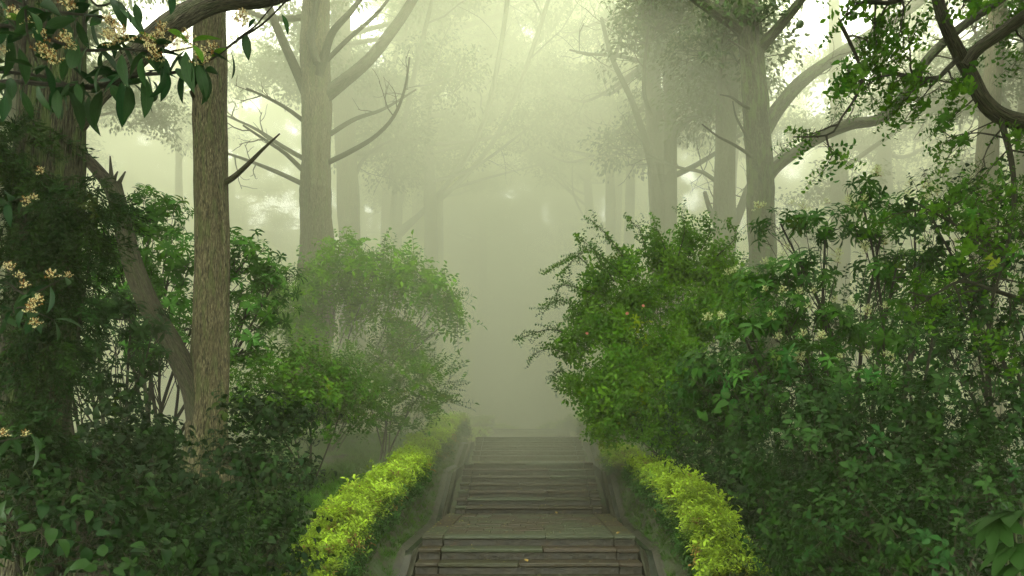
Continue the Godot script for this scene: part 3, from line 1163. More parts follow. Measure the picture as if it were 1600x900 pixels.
func build_near_trees() -> void:
	# --- the big mossy trunk at the left edge
	var t := thing("mossy_tree", "thick mossy trunk at the far left edge hung with dark creeper", "tree", at(30, 760, 6.5) * Vector3(1, 0, 1), "", "")
	t.position = Vector3.ZERO
	var tr := limb(t, "trunk", [[20, 920, 6.5], [40, 760, 6.5], [55, 620, 6.5], [70, 400, 6.5], [84, 150, 6.5], [92, -80, 6.6], [100, -500, 6.8], [130, -1000, 7.2]], 0.62, 0.34, B.moss, 36, 0.11, 0.5, 0.10)
	limb(t, "branch", [[92, 215, 6.5], [122, 178, 6.5], [150, 140, 6.6], [205, 92, 6.8], [262, 42, 7.0], [305, 16, 7.2], [350, 2, 7.4], [430, -6, 7.7], [560, -60, 8.2], [700, -160, 9.0]], 0.26, 0.07, B.grey, 16, 0.10, 0.0, 0.10)
	limb(t, "stem", [[150, 905, 6.4], [112, 760, 6.5], [92, 640, 6.5], [80, 480, 6.45], [60, 300, 6.4], [30, 60, 6.3], [0, -200, 6.2]], 0.20, 0.13, B.dark, 16, 0.12, 0.3, 0.10)
	var lobes := []
	for k in 32:
		var ld := rnd(-9.0, 13.0)
		lobes.append([Vector3(rnd(-13.0, -0.4 if ld < 14.0 else -4.2), maxf(rnd(7.6, 12.0), EYE + 0.66 * ld + 4.3), -ld), Vector3(2.3, 1.2, 2.3) * rnd(0.9, 1.3), 280])
	carry(t, tr, lobes, 0.16, B.moss, 0.55)
	crown(t, lobes, 1.45, M.far)
	settle(t, tr[0])

	# --- the reddish cedar with the broken second stem
	t = thing("cedar_tree", "straight brown cedar trunk with a broken leaning second stem at its foot", "tree")
	tr = limb(t, "trunk", [[322, 760, 12.0], [324, 680, 12.0], [329, 560, 12.0], [330, 400, 12.0], [328, 250, 12.0], [328, 100, 12.0], [327, -60, 12.0], [326, -300, 12.1], [330, -560, 12.2]], 0.62, 0.40, B.cedar, 40, 0.10, 0.32, 0.10)
	limb(t, "stem", [[318, 690, 11.95], [303, 610, 11.9], [272, 545, 11.8], [235, 480, 11.7], [207, 410, 11.6], [190, 340, 11.5], [178, 288, 11.5]], 0.44, 0.24, B.grey, 24, 0.10, 0.0, 0.10)
	var broken := last_limb
	limb(t, "stub", [[182, 312, 11.5], [166, 282, 11.5], [140, 252, 11.4], [118, 232, 11.3], [108, 205, 11.3]], 0.24, 0.13, B.dark, 14, 0.12, 0.0, 0.08)
	for q in [[[176, 300, 11.5], [173, 262, 11.5], [172, 244, 11.5]], [[178, 300, 11.5], [188, 282, 11.5], [196, 268, 11.5]], [[176, 300, 11.45], [179, 280, 11.4], [184, 268, 11.4]]]:
		limb(broken, "splinter", q, 0.11, 0.02, B.grey, 7, 0.2, 0.0, 0.06)
	limb(t, "branch", [[350, 286, 12.0], [366, 276, 12.0], [388, 256, 11.9], [412, 232, 11.8], [437, 209, 11.7]], 0.105, 0.022, B.cedar, 10, 0.1, 0.0, 0.08)
	limb(t, "branch", [[312, 165, 12.0], [303, 152, 11.8], [298, 143, 11.7]], 0.12, 0.05, B.cedar, 8, 0.1, 0.0, 0.06)
	lobes = []
	for k in 14:
		var ld := rnd(9.0, 16.5)
		lobes.append([Vector3(rnd(-12.0, -4.6), EYE + 0.64 * ld + rnd(2.4, 5.6), -ld), Vector3(2.1, 1.3, 2.1) * rnd(0.85, 1.25), 150])
	carry(t, tr, lobes, 0.15, B.cedar, 0.75)
	crown(t, lobes, 1.2, M.far)
	settle(t, tr[0])

	# --- the spreading cedar further back on the left
	t = thing("spreading_tree", "tall pale cedar left of the path with a thick limb rising to the right", "tree")
	tr = limb(t, "trunk", [[484, 660, 20.0], [487, 570, 20.0], [494, 470, 20.0], [495, 330, 20.0], [493, 190, 20.0], [494, 60, 20.0], [490, -80, 20.0], [488, -240, 20.2]], 0.98, 0.66, B.cedar, 40, 0.20, 0.6, 0.14)
	var a1 := limb(t, "branch", [[505, 152, 20.0], [535, 128, 20.0], [575, 95, 20.2], [610, 52, 20.4], [640, 8, 20.6], [662, -40, 20.8], [690, -120, 21]], 0.36, 0.20, B.grey, 16, 0.1, 0.0, 0.2)
	var a2 := limb(t, "branch", [[484, 160, 20.0], [464, 112, 19.8], [446, 72, 19.6], [424, 22, 19.4], [400, -45, 19.2]], 0.30, 0.18, B.grey, 14, 0.1, 0.0, 0.2)
	limb(t, "branch", [[498, 120, 19.7], [506, 90, 19.6], [520, 50, 19.4], [550, 16, 19.4], [575, -20, 19.4]], 0.26, 0.10, B.grey, 10, 0.1, 0.0, 0.2)
	limb(t, "branch", [[496, 100, 19.5], [486, 60, 19.4], [494, 10, 19.4], [500, -40, 19.4]], 0.22, 0.12, B.grey, 10, 0.1, 0.0, 0.2)
	limb(t, "branch", [[510, 95, 19.9], [545, 60, 19.8], [590, 20, 19.7], [620, -20, 19.7]], 0.14, 0.07, B.grey, 8, 0.1, 0.0, 0.2)
	for q in [[[475, 268, 20.0], [446, 240, 19.7], [416, 220, 19.4], [380, 196, 19.0]], [[474, 248, 20.0], [440, 228, 20.3], [400, 202, 20.6], [352, 180, 20.9]], [[474, 288, 20.1], [430, 268, 20.4], [380, 248, 20.8], [330, 232, 21.0]], [[512, 254, 19.9], [545, 238, 19.8], [585, 214, 19.7], [615, 182, 19.6], [632, 140, 19.5], [640, 90, 19.5]], [[476, 190, 20.0], [446, 168, 19.7], [412, 150, 19.4], [385, 138, 19.2]], [[515, 210, 20.2], [555, 186, 20.6], [600, 170, 21.0], [650, 140, 21.5]]]:
		var b := limb(t, "branch", q, 0.15, 0.05, B.grey, 8, 0.1, 0.0, 0.2)
		twigs_on(last_limb, b, 4, 0.5, 0.8, 0.02, 1, {"up": 0.05, "kids": 2}, B.grey)
	lobes = []
	for k in 8:
		var ld := rnd(15.5, 25.0)
		lobes.append([Vector3(rnd(-13.0, -4.2), EYE + 0.62 * ld + rnd(0.6, 5.0), -ld), Vector3(2.2, 1.3, 2.2) * rnd(0.85, 1.2), 80])
	for q in [[-2.8, 17.5, 17.5], [-3.4, 23.0, 20.0]]:
		lobes.append([Vector3(q[0], q[2], -q[1]), Vector3(2.2, 1.1, 2.2), 110])
	carry(t, tr, lobes, 0.18, B.cedar, 0.7)
	crown(t, lobes, 1.1, M.far)
	settle(t, tr[0])

	# --- right of the path: the tree with the long arching limb
	t = thing("arching_tree", "grey-green trunk on the right with a long limb arching far to the right", "tree")
	tr = limb(t, "trunk", [[1196, 560, 18.08], [1192, 440, 18.08], [1189, 330, 18.08], [1184, 220, 18.08], [1176, 110, 18.08], [1166, 10, 18.08], [1160, -90, 18.19], [1150, -300, 18.42]], 0.70, 0.54, B.moss, 32, 0.17, 0.35, 0.12)
	var arch := limb(t, "branch", [[1196, 284, 18.08], [1212, 262, 17.97], [1240, 240, 17.85], [1284, 213, 17.63], [1330, 194, 17.40], [1368, 188, 17.18], [1394, 172, 17.06], [1420, 138, 16.95], [1450, 92, 16.84], [1500, 44, 16.72], [1560, 2, 16.61], [1640, -60, 16.50]], 0.30, 0.16, B.moss, 16, 0.09, 0.0, 0.13)
	var up2 := limb(t, "branch", [[1194, 205, 18.19], [1214, 172, 18.42], [1250, 130, 18.76], [1300, 92, 19.21], [1356, 56, 19.66], [1430, 8, 20.11], [1500, -50, 20.57]], 0.38, 0.22, B.moss, 14, 0.09, 0.0, 0.15)
	limb(t, "branch", [[1172, 62, 18.08], [1148, 38, 17.97], [1112, 14, 17.85], [1076, -12, 17.74], [1020, -60, 17.63]], 0.33, 0.19, B.moss, 12, 0.09, 0.0, 0.15)
	limb(t, "branch", [[1182, 82, 18.08], [1206, 54, 17.85], [1232, 24, 17.63], [1262, -14, 17.40]], 0.31, 0.2, B.moss, 12, 0.09, 0.0, 0.15)
	for q in [[[1180, 172, 17.97], [1160, 164, 17.85], [1143, 152, 17.74], [1125, 148, 17.74]], [[1182, 236, 17.97], [1164, 208, 17.85], [1150, 182, 17.74], [1145, 158, 17.74]], [[1183, 250, 17.97], [1150, 228, 17.63], [1120, 212, 17.51], [1097, 194, 17.40]], [[1178, 92, 17.97], [1160, 76, 17.74], [1138, 62, 17.63]]]:
		limb(t, "dead_branch", q, 0.10, 0.03, B.grey, 8, 0.1, 0.0, 0.12)
	var tips := twigs_on(t, arch, 9, 0.15, 0.9, 0.022, 1, {"up": 0.1, "kids": 3}, B.grey)
	tips.append_array(twigs_on(t, up2, 8, 0.2, 0.9, 0.022, 1, {"up": 0.1, "kids": 3}, B.grey))
	leaf_tips(t, tips.slice(0, 60), "ovate", M.mid, 1, 1.0)
	lobes = []
	for k in 6:
		var ld := rnd(9.5, 20.0)
		lobes.append([Vector3(rnd(4.6, 13.0), EYE + 0.64 * ld + rnd(1.4, 5.0), -ld), Vector3(2.1, 1.2, 2.1) * rnd(0.85, 1.2), 90])
	for q in [[3.0, 16.0, 15.8], [3.2, 21.5, 19.0]]:
		lobes.append([Vector3(q[0], q[2], -q[1]), Vector3(2.2, 1.1, 2.2), 110])
	carry(t, tr, lobes, 0.17, B.moss, 0.8)
	crown(t, lobes, 1.1, M.far)
	settle(t, tr[0])

	# --- the crooked leafy tree whose trunk stands outside the right edge
	t = thing("crooked_tree", "dark crooked leafy limbs reaching in from the upper right corner", "tree")
	tr = limb(t, "trunk", [Vector3(6.4, 0.0, -6.8), Vector3(6.3, 1.6, -6.9), Vector3(6.0, 3.2, -7.0), Vector3(5.9, 4.4, -7.0), Vector3(6.1, 6.6, -7.0), Vector3(6.0, 9.5, -6.6)], 0.46, 0.28, B.grey, 20, 0.12, 0.4, 0.14)
	var c1 := limb(t, "branch", [Vector3(6.0, 4.0, -7.0), [1720, 250, 7.0], [1640, 208, 7.0], [1598, 192, 7.0], [1562, 180, 7.0], [1536, 156, 7.0], [1518, 120, 7.0], [1496, 78, 6.95], [1478, 40, 6.9], [1464, -6, 6.9], [1452, -70, 6.8]], 0.19, 0.10, B.grey, 16, 0.14, 0.0, 0.07)
	var c2 := limb(t, "branch", [[1508, 104, 6.95], [1526, 78, 6.9], [1560, 54, 6.8], [1600, 26, 6.7], [1660, -14, 6.6], [1720, -40, 6.6]], 0.125, 0.09, B.grey, 12, 0.14, 0.0, 0.07)
	var c3 := limb(t, "branch", [[1496, 92, 6.95], [1480, 108, 6.8], [1458, 126, 6.7], [1420, 120, 6.6], [1384, 112, 6.5], [1360, 96, 6.5]], 0.055, 0.018, B.grey, 8, 0.1, 0.0, 0.07)
	var c4 := limb(t, "branch", [[1450, -30, 6.6], [1400, 2, 6.5], [1345, 4, 6.4], [1330, 18, 6.4], [1312, 34, 6.3]], 0.06, 0.02, B.grey, 8, 0.1, 0.0, 0.07)
	var c5 := limb(t, "branch", [[1312, 34, 6.3], [1330, 70, 6.3], [1348, 118, 6.3], [1338, 150, 6.3], [1316, 182, 6.3], [1296, 210, 6.3], [1240, 214, 6.3]], 0.032, 0.012, B.grey, 7, 0.1, 0.0, 0.07)
	var c6 := limb(t, "branch", [[1562, 182, 7.0], [1580, 250, 6.8], [1584, 320, 6.7], [1570, 400, 6.6], [1550, 470, 6.6]], 0.06, 0.02, B.grey, 8, 0.1, 0.0, 0.07)
	var c7 := limb(t, "branch", [[1590, 400, 6.6], [1540, 380, 6.6], [1490, 350, 6.5], [1430, 316, 6.4]], 0.035, 0.012, B.grey, 7, 0.1, 0.0, 0.07)
	var c8 := limb(t, "branch", [[1600, 470, 6.7], [1548, 452, 6.7], [1500, 440, 6.6], [1455, 462, 6.5], [1420, 456, 6.4]], 0.045, 0.014, B.grey, 7, 0.1, 0.0, 0.07)
	tips = []
	var op := {"up": -0.02, "kids": 3, "wig": 0.35}
	for q in [[c1, 9, 0.35, 0.55], [c2, 6, 0.1, 0.5], [c3, 9, 0.1, 0.42], [c4, 9, 0.1, 0.42], [c5, 4, 0.05, 0.25], [c6, 12, 0.05, 0.5], [c7, 7, 0.05, 0.4], [c8, 7, 0.0, 0.4]]:
		tips.append_array(twigs_on(t, q[0], q[1], q[2], q[3], 0.010, 1, op, B.grey))
	leaf_tips(t, tips, "ovate", M.fresh, 1, 0.70, Color(0.6, 0.8, 0.55), Color(1.25, 1.3, 0.65), 300, 0.1)
	lobes = []
	for k in 32:
		var ld := rnd(-9.0, 13.0)
		lobes.append([Vector3(rnd(0.4 if ld < 14.0 else 4.2, 13.0), maxf(rnd(7.6, 12.0), EYE + 0.66 * ld + 4.3), -ld), Vector3(2.3, 1.2, 2.3) * rnd(0.9, 1.3), 280])
	carry(t, tr, lobes, 0.16, B.grey, 0.6)
	crown(t, lobes, 1.45, M.far)
	settle(t, tr[0])


var dense := false
var high := 0.50
func fog_tree(label: String, spec: Array, w0: float, w1: float, group: String, n_lobes: int, spread: float, top: float, extra := [], leafy := []) -> void:
	var t := thing("forest_tree", label, "tree", Vector3.ZERO, group)
	var tr := limb(t, "trunk", spec, w0, w1, B.cedar if rnd() < 0.5 else B.grey, 14, 0.10, 0.35, 0.4)
	var base: Vector3 = tr[0]
	var head: Vector3 = tr[-1]
	var lobes := []
	for k in n_lobes:
		var a := rnd(0, TAU)
		var y := lerpf(base.y + (head.y - base.y) * high, top, rnd())
		var r := spread * sqrt(rnd()) * lerpf(1.0, 0.7, (y - base.y) / (top - base.y))
		var i := clampi(int((y - base.y) / maxf(head.y - base.y, 0.1) * tr.size()), 0, tr.size() - 1)
		var c: Vector3 = tr[i]
		var p := Vector3(c.x + cos(a) * r, y, c.z + sin(a) * r)
		if absf(p.x) < 3.4 and -p.z < 30.0 and high < 0.6 and high > 0.2:
			p.x += 3.0 * signf(c.x)
		if dense and -p.z > 4.0 and absf(p.x) / -p.z < 0.78 and p.y - 1.2 < EYE + 0.63 * -p.z:
			continue
		if high > 0.6 and absf(c.x) < 8.0:
			p.x -= signf(c.x) * rnd(0.0, 5.0)
		lobes.append([p, Vector3(1.7, 0.9, 1.7) * rnd(0.7, 1.25) * (1.35 if dense else 1.0), int((130 if dense else 64) * rnd(0.7, 1.2))])
	for q in leafy:
		lobes.append([at(q[0], q[1], q[2]), Vector3(1.8, 1.0, 1.6) * q[3], 60 * q[3]])
	carry(t, tr, lobes, w0 * 0.24, B.grey, 0.35)
	for q in extra:
		var b := limb(t, "branch", q[0], q[1], q[1] * 0.4, B.grey, 8, 0.08, 0.0, 0.3)
		twigs_on(last_limb, b, 5, 0.4, 1.2, 0.02, 1, {"up": 0.08, "kids": 3}, B.grey)
	crown(t, lobes, 1.15, M.far)
	settle(t, base)


func build_far_trees() -> void:
	var gp := "tall trunks fading into the fog"
	fog_tree("straight faint trunk just right of the tall pale cedar, its foot behind drooping leaves", [[552, 620, 27], [550, 500, 27], [545, 330, 27], [537, 160, 27], [530, -20, 27], [524, -180, 27.3]], 0.95, 0.62, gp, 9, 5.0, 17.0, [[[[548, 300, 27], [560, 262, 27], [580, 236, 27], [610, 220, 27]], 0.2], [[[536, 560, 27], [550, 520, 26.6], [556, 480, 26.4], [558, 440, 26.3]], 0.3]], [[600, 150, 29, 0.8], [570, 90, 28, 0.7], [650, 60, 29, 1.0], [700, 10, 28, 1.1], [470, 60, 29, 0.9]])
	fog_tree("ghostly trunk on the left nearest the empty bright fog", [[612, 600, 37], [611, 450, 37], [612, 300, 37], [616, 120, 37], [622, -40, 37]], 1.25, 0.85, gp, 10, 6.0, 20.0, [[[[618, 330, 37], [640, 250, 37], [664, 190, 37], [690, 100, 36.5], [740, 0, 36]], 0.55]], [[700, 110, 34, 1.1], [760, 60, 33, 1.2], [790, 130, 35, 1.0], [740, 190, 36, 0.8], [650, 190, 35, 0.8], [820, 30, 32, 1.4], [760, -50, 29, 2.2], [690, -90, 26, 2.2], [870, -60, 30, 2.2], [950, -90, 27, 2.2], [810, -150, 25, 2.2], [720, -160, 22, 2.2], [890, -170, 22, 2.2], [800, -230, 20, 2.2], [800, 90, 33, 1.2], [640, -40, 26, 1.2]])
	fog_tree("very faint slanting trunk at the left border of the fog gap", [[652, 620, 45], [655, 420, 45], [668, 250, 45], [684, 80, 45], [694, -60, 45]], 1.1, 0.7, gp, 9, 6.0, 22.0)
	fog_tree("pale thin trunk behind the arching tree with a low fork", [[1128, 520, 21.00], [1131, 400, 21.00], [1133, 250, 21.00], [1138, 110, 21.00], [1141, -30, 21.00], [1146, -160, 21.00]], 0.68, 0.5, gp, 6, 4.6, 16.5, [[[[1132, 392, 21.00], [1118, 350, 20.82], [1106, 318, 20.65], [1101, 300, 20.56]], 0.26], [[[1136, 378, 21.00], [1156, 330, 21.18], [1178, 280, 21.35], [1230, 235, 21.53]], 0.34], [[[1136, 300, 21.00], [1100, 270, 21.35], [1060, 262, 21.88], [1010, 240, 21.88]], 0.14]], [[1100, 60, 27, 1.0], [1090, 150, 29, 0.7], [1060, 30, 28, 1.0], [1180, 90, 26, 0.9]])
	fog_tree("wide double trunk in the fog right of the gap, its right half", [[1050, 520, 22.50], [1047, 400, 22.50], [1048, 260, 22.50], [1045, 120, 22.50], [1040, -30, 22.50], [1036, -160, 22.50]], 0.44, 0.34, gp, 5, 4.5, 17.5, [[[[1050, 276, 22.50], [1080, 262, 22.50], [1120, 238, 22.50], [1170, 200, 22.50]], 0.2], [[[1050, 215, 22.50], [1085, 180, 22.50], [1118, 160, 22.50], [1160, 158, 22.50]], 0.2]])
	fog_tree("wide double trunk in the fog right of the gap, its left half", [[1036, 520, 23.00], [1032, 400, 23.00], [1026, 260, 23.00], [1019, 120, 23.00], [1012, -30, 23.00], [1008, -160, 23.00]], 0.64, 0.48, gp, 5, 4.5, 17.5, [[[[1040, 380, 22.67], [1016, 250, 22.50], [988, 160, 22.33], [957, 92, 22.17], [940, 28, 22.00]], 0.30], [[[958, 94, 22.17], [970, 60, 22.17], [971, 22, 22.17]], 0.16], [[[1016, 100, 22.92], [970, 88, 22.83], [920, 84, 22.67], [890, 78, 22.50]], 0.14]], [[930, 120, 29, 0.9], [880, 60, 29, 1.0], [960, 40, 28, 1.0], [860, 130, 31, 0.9], [910, 190, 32, 0.7], [1000, 180, 30, 0.6]])
	fog_tree("slim grey trunk left of the wide double trunk", [[984, 540, 35], [983, 400, 35], [985, 250, 35], [982, 100, 35], [978, -40, 35]], 0.52, 0.36, gp, 8, 5.0, 18.0)
	fog_tree("faintest slim trunk at the right border of the fog gap", [[930, 560, 44], [925, 400, 44], [915, 250, 44], [902, 120, 44], [890, -20, 44]], 0.6, 0.4, gp, 9, 6.0, 21.0, [[[[912, 220, 44], [890, 150, 43], [860, 90, 42], [800, 40, 41]], 0.3]], [[850, 190, 38, 0.8], [800, 220, 40, 0.7], [900, 230, 38, 0.7], [870, 60, 36, 1.2], [780, 10, 34, 1.2]])
	# --- the forest on both sides and at the end of the avenue
	var spots := []
	for k in 40:
		for tries in 30:
			var d := rnd(19.0, 74.0)
			var x := rnd(-1.0, 1.0) * (12.0 + d * 0.62)
			if d < 52.0 and VX + x / d * F > 400.0 and VX + x / d * F < 1180.0:
				continue
			if absf(x) < 5.0 + maxf(0.0, 10.0 - (d - 19.0)) * 0.25 and d < 38.0:
				continue
			var ok := true
			for s in spots:
				if Vector2(s.x - x, s.y - d).length() < 4.6:
					ok = false
			if ok:
				spots.append(Vector2(x, d))
				break
	for s in spots:
		var y := ground(s.x, s.y) - 0.2
		var h := rnd(14.0, 19.0) if s.y < 34.0 else rnd(19.0, 25.0)
		var lean := rnd(-0.8, 0.8)
		var side := "left" if s.x < 0 else "right"
		var w := rnd(0.45, 0.95)
		var spec := [Vector3(s.x, y, -s.y), Vector3(s.x + lean * 0.2 + rnd(-0.2, 0.2), y + h * 0.3, -s.y), Vector3(s.x + lean * 0.6 + rnd(-0.3, 0.3), y + h * 0.65, -s.y), Vector3(s.x + lean, y + h * 0.9, -s.y)]
		fog_tree("foggy grey tree of the forest on the %s, one of many alike" % side, spec, w, w * 0.4, "forest trees on the %s dissolving in fog" % side, 8 if s.y < 40.0 else 12, 4.6, y + h + 1.5)
	# --- the forest's flanks beside the lower steps, and behind the photographer
	for q in [[-10.5, 12.5], [-13.5, 6.0], [-11.0, 0.0], [-15.0, 16.5], [-6.5, -5.0], [-13.0, -7.0], [10.8, 13.0], [13.0, 7.0], [11.5, 0.5], [15.5, 17.0], [6.0, -5.5], [12.5, -7.5], [-1.5, -11.5], [-19.0, 1.0], [19.0, 1.5], [-20.0, 11.0], [20.0, 11.0]]:
		var y := ground(q[0], q[1]) - 0.2
		var h := rnd(13.0, 16.0)
		var w := rnd(0.45, 0.8)
		var spec := [Vector3(q[0], y, -q[1]), Vector3(q[0] + rnd(-0.3, 0.3), y + h * 0.4, -q[1]), Vector3(q[0] + rnd(-0.6, 0.6), y + h * 0.9, -q[1])]
		dense = true
		fog_tree("dim tree of the dense forest flank on the %s of the lower steps" % ("left" if q[0] < 0 else "right"), spec, w, w * 0.5, "dense forest flanking the lower steps on the %s" % ("left" if q[0] < 0 else "right"), 14, 4.6, y + h + 1.0)
		dense = false
	# --- the forest wall behind the fog
	for k in 22:
		var x := lerpf(-52.0, 52.0, (k + 0.5) / 22.0) + rnd(-1.5, 1.5)
		var d := rnd(64.0, 82.0)
		var y := ground(x, d) - 0.2
		var top := rnd(13.0, 22.0)
		high = 0.12
		fog_tree("tree of the far forest wall behind the fog", [Vector3(x, y, -d), Vector3(x + rnd(-0.5, 0.5), y + top * 0.5, -d), Vector3(x + rnd(-1, 1), y + top * 0.9, -d)], 0.9, 0.3, "far forest wall behind the fog", 26, 4.4, y + top)
		high = 0.50
	for q in [[-10.0, 62.0], [-6.5, 66.0], [-2.6, 69.0], [0.4, 66.0], [3.4, 69.0], [7.0, 66.0], [10.5, 63.0]]:
		var y := ground(q[0], q[1]) - 0.2
		high = 0.04
		fog_tree("low dense tree at the very end of the foggy avenue", [Vector3(q[0], y, -q[1]), Vector3(q[0] + 0.3, y + 7.0, -q[1]), Vector3(q[0], y + 13.0, -q[1])], 0.22, 0.1, "low trees ending the avenue", 34, 3.6, y + 17.0)
		high = 0.50
	# --- the high crowns that close over the avenue, and the shady stand on the right
	for q in [[-4.5, 31.0, 22.0], [4.0, 33.0, 23.0], [-5.0, 38.0, 26.0], [5.2, 40.0, 27.0], [-7.5, 46.0, 28.0], [8.0, 45.0, 27.0], [-4.6, 60.0, 34.0], [-7.0, 55.0, 31.0], [7.5, 56.0, 31.0], [12.0, 18.5, 15.5], [15.5, 22.0, 17.0], [10.5, 24.5, 17.0], [19.0, 19.0, 16.0], [14.0, 28.0, 19.0], [18.5, 26.5, 18.0], [8.6, 30.0, 19.0]]:
		var y := ground(q[0], q[1]) - 0.2
		var w := rnd(0.6, 0.9)
		var spec := [Vector3(q[0], y, -q[1]), Vector3(q[0] + rnd(-0.3, 0.3), y + q[2] * 0.4, -q[1]), Vector3(q[0] + rnd(-0.6, 0.6), y + q[2] * 0.9, -q[1])]
		high = 0.62
		fog_tree("tall tree whose crown closes over the foggy avenue" if q[0] < 8.0 else "hazy grey-green tree of the shady stand behind the arching limb", spec, w, w * 0.45, "tall trees closing the avenue's end" if q[0] < 8.0 else "shady stand behind the arching limb", (24 if q[1] > 42.0 else 20) if q[0] < 8.0 else 3, 5.4, y + q[2] + 1.0)
		high = 0.50
	# alike trees in the fog: told apart by girth and by their order from the left
	var rows := {}
	for t in get_children():
		if t.has_meta("group") and t.name.begins_with("forest_tree") and t.get_meta("group") != gp:
			var key: String = t.get_meta("group")
			if not rows.has(key):
				rows[key] = []
			rows[key].append(t)
	var ordinal := ["leftmost", "second from the left", "third from the left", "fourth from the left", "fifth from the left", "sixth from the left", "seventh from the left", "eighth from the left", "ninth from the left", "tenth from the left", "eleventh from the left", "twelfth from the left"]
	for key in rows:
		var row: Array = rows[key]
		row.sort_custom(func(a, b): return a.position.x / maxf(-a.position.z, 0.5) < b.position.x / maxf(-b.position.z, 0.5))
		for k in row.size():
			var t: Node3D = row[k]
			var what: String = {"forest trees on the left dissolving in fog": "grey trunk among the foggy trees left of the path", "forest trees on the right dissolving in fog": "grey trunk among the foggy trees right of the path", "far forest wall behind the fog": "tree of the palest far forest wall", "low trees ending the avenue": "low dense tree ending the foggy avenue", "tall trees closing the avenue's end": "tall tree closing over the avenue's end", "shady stand behind the arching limb": "tree of the shady stand behind the arching limb", "dense forest flanking the lower steps on the left": "dim tree flanking the lower steps on the left", "dense forest flanking the lower steps on the right": "dim tree flanking the lower steps on the right"}[key]
			var place: String = ordinal[k] if k < 12 else (ordinal[row.size() - 1 - k].replace("left", "right") if row.size() - 1 - k < 12 else "middle of the row")
			t.set_meta("label", "%s, %s" % [what, place])


# ================= shrubs =================
# lobes: [px, py, d, rx, ry (metres), sprays]; stems run from the base into every lobe
func shrub(called: String, label: String, category: String, group: String, base: Vector3, lobes_px: Array, o: Dictionary) -> Array:
	var t := thing(called, label, category, Vector3(base.x, ground(base.x, -base.z) - 0.03, base.z), group)
	var origin := t.position
	var lobes := []
	for q in lobes_px:
		var c: Vector3 = q[0] if q[0] is Vector3 else at(q[0], q[1], q[2])
		var k := 1 if q[0] is Vector3 else 3
		lobes.append([c, Vector3(q[k], q[k + 1], q[k] * o.get("deep", 0.9)), q[k + 2]])
	var w: float = o.get("stem", 0.03)
	var tw := Geo.new()
	for l in lobes:
		var c: Vector3 = l[0] - origin
		var foot: Vector3 = Vector3(rnd(-1, 1), 0, rnd(-1, 1)) * o.get("feet", 0.15)
		var mid: Vector3 = foot.lerp(c, 0.5) + Vector3(0, 0.12 * c.length(), 0) * o.get("arch", 0.5) + rvec() * 0.06 * c.length()
		var path := smooth_path([foot, mid, c], 0.12)
		var g := Geo.new()
		tube(g, path, w * 0.5 * rnd(0.8, 1.2), w * 0.18, 7, 0.06)
		put("stem", g.mesh(), o.get("bark", B.twig), t)
		for k in o.get("twigs", 9):
			var e: Vector3 = c + rvec() * l[1] * 0.85
			var st: Vector3 = path[int(path.size() * rnd(0.5, 0.99))]
			tube(tw, [st, st.lerp(e, 0.5) + rvec() * 0.08, e], w * 0.14, w * 0.05, 4)
	if tw.i.size():
		put("twigs", tw.mesh(), o.get("bark", B.twig), t).set_meta("kind", "stuff")
	var s := lobe_sprays(lobes, o.get("size", 1.0), o.get("ca", GREEN_A), o.get("cb", GREEN_B), o.get("up", 0.5), o.get("inner", 0.4), origin, o.get("droop", 0.0))
	if o.has("mix"):
		var s2 := lobe_sprays(lobes, o.get("mix_size", 1.0), o.get("ca", GREEN_A), o.get("cb", GREEN_B), 0.5, 0.1, origin)
		var keep := int(s2[0].size() * o.get("mix_share", 0.5))
		var xs2 := []
		var cs2 := []
		for k in keep:
			var z := int(float(k) * s2[0].size() / keep)
			xs2.append(s2[0][z])
			cs2.append(s2[1][z])
		foliage(t, o.mix, o.get("mat", M.mid), xs2, cs2)
	if o.get("spray", "ovate") == "thicket":
		for v in 3:
			var xs := []
			var cs := []
			for k in range(v, s[0].size(), 3):
				xs.append(s[0][k])
				cs.append(s[1][k])
			foliage(t, "thicket%d" % v, o.get("mat", M.mid), xs, cs)
	else:
		foliage(t, o.get("spray", "ovate"), o.get("mat", M.mid), s[0], s[1], o.get("parts", 0))
	return [t, lobes]


func flower_mesh(seed_: int, browned := 0.36) -> ArrayMesh:   # a panicle of small five-petalled flowers and buds
	rng.seed = seed_
	var g := Geo.new()
	for b in 9:
		var bd := Vector3(sin(b * 2.4) * 0.75, lerpf(0.2, 1.0, b / 8.0), cos(b * 2.4) * 0.75).normalized()
		var len_ := lerpf(0.075, 0.05, b / 8.0)
		stalk(g, Vector3(0, b * 0.007, 0), bd * len_ + Vector3(0, b * 0.007, 0), 0.0022, 0.34)
		for k in 7:
			var p := bd * len_ * (0.4 + 0.1 * k) + Vector3(0, b * 0.007, 0) + rvec() * 0.009
			var out := (bd + rvec()).normalized()
			var brown := rnd() < browned
			for q in 5:
				var a := TAU * q / 5.0
				var bs := basis_y(out, 0)
				var st := g.c.size()
				leaf(g, leaf_at(p, bs * Vector3(cos(a), 0.55, sin(a)), 0.0), 0.0115, 0.008, 0.5, 0.2, 2, rnd(0.8, 1.0), 0.55)
				for z in range(st, g.c.size()):
					g.c[z] = Color(0.34, 0.17, 0.07) if brown else g.c[z]
	return g.mesh()


func flowers(parent: Node3D, places: Array, size: float, meshes: Array, mat: StandardMaterial3D = null) -> void:
	for p in places:
		put("flower_cluster", meshes[rng.randi() % meshes.size()], mat if mat else M.cream, parent, Transform3D(basis_y(p[1], rnd(0, TAU)).scaled(Vector3.ONE * size * rnd(0.75, 1.2)), p[0] - parent.position))


var FL := []


